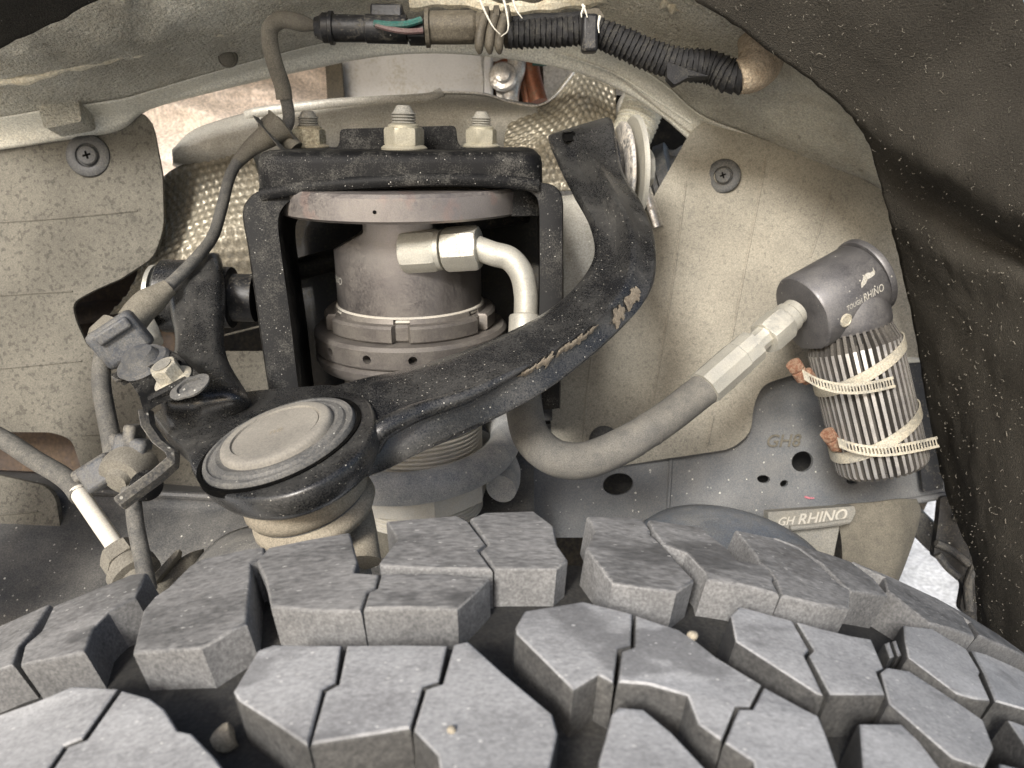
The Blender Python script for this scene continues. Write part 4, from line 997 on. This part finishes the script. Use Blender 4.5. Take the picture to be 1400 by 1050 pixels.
# bellows and dark hardware right of the arm's top end
t = thing('ribbed_tube', 'cream ribbed bellows tube tucked under the fender flange', 'tube')
MB().tube(cr([P3(q) for q in ((892,112,.64),(882,138,.64),(872,165,.64),(860,192,.64))], 80), lambda s, th: .0165 + .0012*math.sin(s*80), 24).build('bellows', MT['cream'], t)
MB().tube(cr([P3(q) for q in ((860,128,.665),(850,145,.66),(848,170,.66),(852,196,.66))], 20), .0045, 10).build('edge_bracket', MT['foilsmooth'], t)
plate([(835,130),(985,130),(985,330),(835,330)], dl(.78), .004).build('recess_shade_sheet', MT['gap'], smooth=False, label='black sheet standing in for shade in the engine bay recess behind the right end of the arm', category='panel')  # flat black sheet takes the place of shade in this recess
t = thing('drive_pulley', 'grey round pulley in the dark gap beside the sandy shield', 'pulley')
pf_ = Fr(P(918, 262, .70), D(.9, -.35, .25))
MB().rev(pf_, [(.02, -.02), (.042, -.02), (.043, -.012), (.036, -.010), (.036, -.006), (.043, -.004), (.043, .006), (.030, .008), (.028, .014), (.01, .015)], 56).build('pulley_wheel', MT['pulley'], t)
plate(roundpoly([(886,214),(900,200),(922,206),(935,196),(948,210),(930,250),(900,262)], 6), dl(.69), .01).build('guard', MT['pulley'], t, bevel=.002)
o = MB().tube(cr([P3(q) for q in ((868,212,.60),(880,250,.60),(892,285,.60),(900,310,.60))], 20), .0045, 10, sx=.5).build('bright_strip', MT['silver'], label='thin bright metal strip beside the arm bushing washers', category='strip')
bn = MB().add([V((-1, .50, CAMH+.24)), V((1, .50, CAMH+.24)), V((1, 1.35, CAMH+.45)), V((-1, 1.35, CAMH+.45))], [(0, 1, 2, 3)]).build('light_blocker', MT['dark'], solid=.01, label='unseen dark sheet added over the engine bay to cut sun and sky', category='light_blocker')  # added out of view to hold sun and sky off the engine bay
# cut out behind the left shield and the lower hole
plate([(60,340),(260,340),(260,520),(60,520)], dl(.70), .004).build('brown_liner', MT['brownin'], smooth=False, label='brown inner liner seen through the notch of the left shield', category='panel')
MB().tube(cr([P3(q) for q in ((90,432,.69),(140,425,.69),(200,428,.69),(240,440,.69))], 20), .010, 10).build('brown_tube', MT['brownin'], label='dark brown tube across the notch of the left shield', category='tube')
plate([(-120,560),(150,560),(150,660),(-120,660)], dl(.70), .004).build('brown_liner', MT['brownin'], smooth=False, label='brown inner liner behind the lower left cut out', category='panel')

# ------------------------------------------------------------------ sensor wire, harness, brackets
hw = thing('sensor_connector', 'black and brown sensor connector clipped along the top of the arch', 'connector')
dxx = (P(700, 40, .49) - P(440, 40, .49)).normalized()
f = Fr(P(430, 38, .49), D(1, .02, -.01))
def xm(a): return (a - 430)/F*.49
MB().rev(f, [(.004, 0), (.0062, .0005), (.0072, xm(438)), (.0090, xm(442)), (.0090, xm(450)), (.0100, xm(451)), (.0100, xm(456)), (.0082, xm(457)), (.0080, xm(500)), (.0086, xm(501)), (.0086, xm(556)), (.006, xm(558))], 28).build('sealed_plug', MT['black'], hw, angle=40)
MB().box(Fr(P(530, 21, .492), D(1, 0, 0), D(0, 1, 0)), .013, .010, xm(550)-xm(506), -(xm(550)-xm(506))/2).build('latch_block', MT['black'], hw, bevel=.0015)
MB().box(Fr(P(570, 44, .49), D(1, 0, 0), D(0, 1, 0)), .014, .012, .011, -.0055).build('connector_neck', MT['black'], hw, bevel=.001)
MB().rev(Fr(P(582, 38, .49), D(1, .02, .02)), [(.005, 0), (.0118, 0), (.0118, .0025), (.0098, .003), (.0100, .017), (.0100, .030), (.0085, .032), (.0085, .036), (.0120, .037), (.0120, .040), (.009, .041), (.009, .0425), (.0125, .0435), (.0125, .0465), (.009, .0475), (.009, .049), (.0125, .050), (.0125, .053), (.008, .054)], 32, rf=lambda r, z, th: r*(1 if z > .034 else min(1, .93/max(abs(math.cos(th)), abs(math.sin(th)))))).build('connector_shell', MT['brown'], hw, angle=35)
MB().tube(cr([P3(q) for q in ((512,32,.4805),(535,34,.479),(556,33,.4795),(576,27,.481))], 16), .0022, 8).build('green_wire', MT['teal'], hw)
MB().tube(cr([P3(q) for q in ((514,34,.4803),(535,40,.479),(556,43,.479),(578,42,.481))], 16), .0018, 8).build('pink_wire', MT['pinkwire'], hw)
for x in (657, 671, 684):
    MB().tube(cr([P3(q) for q in ((x+6, 22, .478), (x, 44, .4775), (x-2, 62, .479), (x-1, 74, .482))], 12), [.0030]*9+[.0028, .0022, .0010], 10).build('clip_tooth', MT['brown'], hw)

hn = thing('wire_harness', 'black tape wrapped wiring harness sagging along the arch', 'wiring harness')
def wrap(s, th):
    k = (s*46 + th/(2*math.pi)) % 1
    return .0072 + .0022*s + .0016*k + .0009*noise.noise(V((s*60, math.cos(th)*2, math.sin(th)*2)))
hpth = [P3(q) for q in ((694,48,.487),(730,46,.487),(770,44,.487),(805,42,.487),(845,56,.488),(890,76,.49),(930,88,.49),(970,92,.49),(1000,104,.488),(1022,104,.486))]
MB().tube(cr(hpth, 360), wrap, 20).build('taped_bundle', MT['tape'], hn, angle=50)
MB().tube(cr([P3(q) for q in ((700,32,.492),(735,28,.492),(765,27,.492),(800,24,.492))], 20), .0042, 10).build('side_wire', MT['tape'], hn)
MB().box(Fr(P(806, 44, .478), D(0, -.2, 1), D(1, 0, 0)), .010, .010, .022, -.012).build('tie_block', MT['black'], hn, bevel=.002)
MB().box(Fr(P(808, 62, .480), D(0, 0, 1), D(1, 0, 0)), .006, .006, .007, -.004).build('tie_foot', MT['blackd'], hn, bevel=.001)
plate(roundpoly([(912,84),(945,96),(970,104),(940,106),(922,116),(912,106)], 3), dl(.481), .006).build('tape_tab', MT['tape'], hn, bevel=.001)
plate(roundpoly([(796,14),(818,10),(828,24),(818,34),(798,32)], 5), dl(.487), .01).build('tie_cap', MT['brown'], hn, bevel=.002)
gb = thing('grommet_boot', 'dusty beige rubber elbow boot where the harness enters the body', 'boot')
gp = cr([P3(q) for q in ((1008,106,.486),(1026,100,.486),(1038,88,.488),(1042,70,.490),(1040,50,.500))], 30)
MB().tube(gp, lambda s, th: .0105 + .0040*math.sin(min(1, s*1.5)*1.57) + .0006*noise.noise(V((s*9, math.cos(th), math.sin(th)))), 28).build('elbow_boot', MT['beigeboot'], gb)

sw = thing('sensor_wire', 'dusty wheel speed sensor wire hanging past the tower to the arm', 'wire')
MB().tube(cr([P3(q) for q in ((432,36,.49),(410,31,.49),(385,27,.492),(370,38,.495),(369,58,.498),(376,88,.502),(386,118,.508),(389,136,.511))], 60), lambda s, th: .0053 if s > .12 else .0028 + .0208*s, 18).build('upper_sheath', MT['sleeve'], sw)
MB().tube(cr([P3(q) for q in ((390,132,.511),(394,150,.513),(394,168,.513),(384,182,.511),(372,192,.508)) ], 30), .0040, 14).build('upper_wire', MT['wire'], sw)
MB().tube(cr([P3(q) for q in ((384,172,.505),(366,186,.503),(346,200,.503),(328,218,.50),(322,226,.498))], 30), lambda s, th: .0120 - .0084*s**.5, 18).build('grommet_cone', MT['sleeve'], sw)
MB().tube(cr([P3(q) for q in ((324,222,.498),(314,242,.494),(303,285,.482),(290,325,.466),(262,360,.447),(240,382,.436),(222,398,.430))], 60), .0035, 16).build('middle_wire', MT['wire'], sw)
MB().tube(cr([P3(q) for q in ((232,392,.430),(214,406,.427),(196,420,.424),(180,440,.42))], 20), lambda s, th: .0046 + .0034*min(1, s*2.2), 18).build('lower_boot', MT['sleeve'], sw)
MB().tube(cr([P3(q) for q in ((143,478,.405),(139,500,.402),(139,530,.398),(146,570,.392),(153,605,.386),(159,640,.378),(162,650,.374))], 50), lambda s, th: .0046 + .0012*max(0, s-.6), 16).build('lower_wire', MT['wire'], sw)
MB().tube(cr([P3(q) for q in ((170,655,.372),(181,682,.362),(186,720,.352),(194,760,.344),(203,806,.336))], 30), .0037, 14).build('wire_tail', MT['wire'], sw)
# bracket on the tower's left stud holding the wire
bk = thing('wire_bracket', 'small bent steel bracket holding the sensor wire beside the left nut', 'bracket')
MB().tube([P3(q) for q in ((351,162,.500),(388,206,.500),(397,209,.503),(438,207,.512))], .0085, 4, sx=1.0, sy=.16, up=D(0, 1, .1)).build('bent_strip', MT['blackd'], bk, angle=20, bevel=.0006)
MB().tube(cr([P3(q) for q in ((362,176,.507),(372,168,.509),(392,190,.511),(404,204,.512))], 12), .0075, 14, sx=1, sy=.75).build('clamp_roll', MT['sleeve'], bk)

# sensor clip on the arm: bracket plate, bolt, strap, two grommets
cb = thing('sensor_bracket', 'black stamped bracket bolted to the left end of the control arm', 'bracket')
nb = D(-.30, -.62, .72).normalized(); bo = P(225, 522, .361)
def pb(px, py, h=0): return hit(px, py, bo + nb*h, nb)
ol = roundpoly([(150,512,3),(176,502,3),(206,478,8),(222,474,6),(244,484,6),(262,502,8),(282,518,10),(272,536,10),(250,544,6),(218,552,6),(197,566,3),(190,540,6),(176,520,6),(160,518,3)], 4)
MB().prism([pb(q.x, q.y, -.0028) for q in ol], [pb(q.x, q.y, 0) for q in ol]).build('plate', MT['tower'], cb, bevel=.0008)
for a_, b_ in (((198,506),(246,498)), ((206,546),(256,520)), ((190,512),(212,484))):
    MB().tube([pb(*a_, .0002), pb((a_[0]+b_[0])/2, (a_[1]+b_[1])/2, .0014), pb(*b_, .0002)], .0022, 8).build('plate_rib', MT['tower'], cb)
MB().tube([P3(q) for q in ((199,560,.366),(203,582,.364),(218,604,.362),(236,618,.360),(237,632,.357),(214,652,.352),(186,672,.348),(162,690,.345))], .0048, 4, sy=.26, up=D(.3, 1, .3)).build('strap', MT['blackd'], cb, angle=20, bevel=.0007)
pbf = Fr(pb(238, 520), nb)
MB().rev(pbf, [(.0088, 0), (.0092, .0009), (.0078, .0022), (.006, .0026)], 36).build('bolt_flange', MT['band'], cb)
bh_ = MB().hexa(pbf, .0066, .0018, .0095, ch=.08).build('bolt_head', MT['band'], cb, angle=22)
MB().rev(Fr(pbf(0, 0, .0096), nb), [(.0044, .0004), (.0040, -.0002), (.001, -.0002)], 24).build('bolt_dish', MT['steelgrey'], bh_)
MB().rev(Fr(pb(262, 532), nb), [(.004, -.001), (.007, .0008), (.0072, .0018), (.0045, .0022), (.0045, .0008), (.001, .0008)], 24, rf=lambda r, z, th: r*(1+.35*abs(math.cos(th)))).build('locating_tab', MT['capdark'], cb)
gc = thing('wire_clip', 'blue grey plastic wire clip perched on the arm bracket', 'clip', 'blue grey wire clips on the sensor wire')
KC = .72
cf_ = Fr(P(168, 462, .402), D(.80, .15, .58), D(.35, -.92, -.2))
MB().box(cf_, 0.01440, 0.02160, 0.02592, -0.01440).build('clip_body', MT['bluegrey'], gc, bevel=.003)
MB().box(Fr(cf_(0.00432, 0.01440, -0.00144), cf_.z, cf_.x), 0.00720, 0.00504, 0.02448, -0.01440).build('side_wing', MT['blackd'], gc, bevel=.0015)
MB().box(Fr(cf_(-0.00288, 0.01872, 0.00000), cf_.z, cf_.x), 0.00720, 0.00360, 0.02160, -0.01584).build('side_wing', MT['blackd'], gc, bevel=.0015)
MB().box(Fr(cf_(0.00792, -0.00576, 0.00216), cf_.z, cf_.x), 0.00432, 0.00648, 0.01872, -0.01152).build('latch', MT['bluegrey'], gc, bevel=.0015)
MB().rev(Fr(P(146, 476, .404), D(-.45, -.5, -.75)), [(.0125, -.012), (.0128, -.003), (.0115, .0), (.004, .0005)], 28).build('grommet', MT['grom'], gc)
MB().rev(Fr(pb(196, 496, .0006), nb), [(.0110, -.002), (.0120, .0), (.0112, .0016), (.0085, .0022), (.007, .0060), (.003, .0065)], 36, rf=lambda r, z, th: r*(1+.25*abs(math.cos(th+.6)))).build('base_pad', MT['bluegrey'], gc)
g2 = thing('wire_clip', 'blue grey plastic wire clip with round tan grommet at the end of the strap', 'clip', 'blue grey wire clips on the sensor wire')
gf = Fr(P(165, 652, .366), D(-.15, -.75, -.5), D(1, 0, 0))
MB().rev(gf, [(.0112, -.014), (.0116, -.003), (.0106, .0005), (.006, .0010), (.005, .004), (.001, .0045)], 36).build('grommet', MT['grom'], g2)
MB().box(Fr(P(178, 622, .372), D(.25, 0, 1), D(1, 0, 0)), .016, .010, .017, -.008).build('clip_jaw', MT['bluegrey'], g2, bevel=.002)
MB().box(Fr(P(182, 614, .374), D(.1, 0, 1), D(1, 0, 0)), .006, .014, .018, -.006).build('jaw_tooth', MT['blackd'], g2, bevel=.0015)
MB().box(Fr(P(168, 614, .374), D(-.5, 0, 1), D(1, 0, 0)), .005, .012, .012, -.004).build('jaw_tooth', MT['blackd'], g2, bevel=.0015)
MB().box(Fr(P(136, 648, .372), D(-.8, 0, -.5), D(.5, 0, -.8)), .013, .010, .016, -.008).build('clip_jaw', MT['bluegrey'], g2, bevel=.002)
MB().box(Fr(P(132, 638, .378), D(-.8, 0, -.5), D(.5, 0, -.8)), .006, .014, .020, -.010).build('jaw_tooth', MT['blackd'], g2, bevel=.0015)
MB().rev(Fr(P(200, 664, .36), D(.2, -.8, .3)), [(.006, -.004), (.0075, 0), (.004, .002), (.004, -.001), (.001, -.001)], 24).build('rivet', MT['tower'], g2)

# ------------------------------------------------------------------ brake line at the lower left
bh = thing('brake_line', 'brake hose turning into a pale metal line with hex fitting at lower left', 'brake line')
MB().tube(cr([P3(q) for q in ((-60,570,.43),(0,598,.42),(50,630,.41),(84,650,.40),(100,664,.394),(110,678,.388)) ], 40), .0051, 18).build('brake_hose', MT['wire'], bh)
MB().tube(cr([P3(q) for q in ((106,671,.389),(130,706,.380),(166,758,.366))], 30), .0042, 16).build('metal_line', MT['thread'], bh)
d_ = (P(166, 758, .366) - P(106, 671, .389)).normalized()
bf = Fr(P(163, 754, .367), d_)
MB().hexa(bf, .0098, 0, .008, ch=.1).build('hex_fitting', MT['grom'], bh, angle=22)
MB().rev(bf, [(.007, .008), (.0085, .0085), (.0085, .012), (.0115, .0125), (.0115, .018), (.008, .019), (.008, .03)], 32).build('hose_end', MT['grom'], bh)
lb = thing('line_bracket', 'dusty tan line bracket plate behind the tyre at lower left', 'bracket')
MB().prism([P3(q) for q in ((196,800,.345),(212,782,.35),(240,752,.36),(246,750,.36),(244,758,.36),(216,794,.35))], [P3(q) for q in ((200,806,.352),(216,788,.357),(244,758,.367),(250,754,.367),(248,764,.367),(220,800,.357))]).build('upper_flange', MT['grom'], lb, bevel=.0006)
MB().grid(dense([[P3(q) for q in r] for r in ([(202,800,.352),(225,782,.36),(258,758,.37),(275,752,.38)], [(206,830,.345),(230,822,.35),(262,800,.36),(280,780,.375)], [(206,870,.345),(230,860,.35),(262,850,.36),(280,830,.37)])], 5, 5)).build('web', MT['sleeve'], lb, solid=.003)
# steering knuckle just showing over the far edge of the tyre
kn = thing('steering_knuckle', 'rough cast steering knuckle peeking over the tyre under the ball joint', 'knuckle')
MB().grid(dense([[P3(q) for q in r] for r in ([(255,810,.36),(280,770,.37),(310,742,.38),(350,728,.385),(420,716,.385)], [(258,830,.345),(300,790,.345),(340,760,.35),(390,745,.352),(440,740,.355)], [(262,880,.345),(310,850,.34),(350,830,.345),(400,820,.345),(450,820,.35)])], 6, 6)).build('knuckle_arm', MT['capdark'], kn, solid=.008)
MB().tube(cr([P3(q) for q in ((478,660,.372),(486,690,.368),(490,725,.36),(492,770,.352))], 16), [.006+.004*(i/15) for i in range(16)], 14).build('knuckle_rib', MT['boot'], kn)

# ------------------------------------------------------------------ lower right: bushing housing, printed step, hanging plate
lc = thing('lower_arm_housing', 'smooth blue grey rounded arm housing behind the tyre', 'housing')
hfX = Fr(P(992, 800, .50), D(.10, -.35, .92), D(1, 0, 0))
MB().rev(hfX, [(.066, -.06), (.066, .012), (.064, .019), (.058, .026), (.047, .031), (.034, .0335), (.012, .0345)], 64).build('round_housing', MT['bluehouse'], lc)
st = thing('step_bracket', 'pale grey step bracket with RHINO lettering under the frame rail', 'bracket')
so_ = roundpoly([(1050,700,2),(1168,692,2),(1170,700,3),(1164,714,4),(1150,719,4),(1085,726,3),(1050,716,2)], 3)
plate(so_, lambda x, y: .575, .010).build('step_plate', MT['steelgrey'], st, bevel=.0015)
MB().tube(cr([P3(q) for q in ((1080,722,.572),(1120,718,.572),(1160,712,.572))], 10), .0022, 8).build('step_rib', MT['steelgrey'], st)
plate(roundpoly([(1082,724),(1148,719),(1140,760),(1130,800),(1088,790)], 3), dl(.585), .006).build('gusset', MT['steelgrey'], st, bevel=.0012)
MB().rev(Fr(P(1108, 762, .586), D(0, -1, .1)), [(.014, -.002), (.0145, .001), (.012, .001), (.0115, -.001)], 32, caps=False).build('gusset_emboss', MT['steelgrey'], st)
tv, tf = text_geo('RHINO', .0118); so3 = P(1089, 718, .5745); sx_ = D(1, 0, .11).normalized(); sy_ = D(.05, 0, 1).normalized()
tv2, tf2 = text_geo('GH', .0085); so4 = P(1062, 719, .5745)
MB().add([so3 + sx_*v.x*.98 + sy_*v.y for v in tv], tf).add([so4 + sx_*v.x + sy_*v.y for v in tv2], tf2).build('lettering', MT['thread'], st, smooth=False, solid=.0010)
hg = thing('hanging_plate', 'curved dusty steel plate hanging between the frame and tyre at right', 'plate')
c0 = crk([P3(q) for q in ((1140,690,.60),(1150,735,.598),(1152,780,.595),(1150,830,.59))], 8)
c1 = crk([P3(q) for q in ((1195,686,.585),(1196,735,.583),(1192,780,.58),(1186,830,.575))], 8)
c2 = crk([P3(q) for q in ((1225,682,.583),(1226,735,.581),(1220,780,.578),(1205,830,.575))], 8)
c3 = crk([P3(q) for q in ((1252,682,.592),(1257,706,.590),(1234,775,.588),(1208,832,.585))], 8)
g = [list(q) for q in zip(*[crk([a_, b_, c_, d__], 6) for a_, b_, c_, d__ in zip(c0, c1, c2, c3)])]
MB().grid(g).build('plate_sheet', MT['sleeve'], hg, solid=.003, bevel=.0008)
cm = thing('cross_brace', 'dark thin brace behind the hanging plate at the lower right', 'brace')
MB().tube([P3(q) for q in ((1240,700,.68),(1275,735,.66),(1320,775,.64))], .014, 10, sy=.5).build('brace_channel', MT['blackd'], cm)
# small bracket edges in the dark gap right of the reservoir
MB().tube([P3(q) for q in ((1236,492,.595),(1262,490,.595))], .003, 8).build('gap_strip', MT['fitting'], label='thin pale strip in the dark gap right of the reservoir', category='strip')
plate(roundpoly([(1232,440),(1275,440),(1290,668),(1262,672),(1250,560)], 4), dl(.598), .003).build('gap_shade', MT['black'], label='black sheet standing for the shade between reservoir and felt liner', category='sheet', smooth=False)  # sheet coloured black to give the shade in this gap

finish()
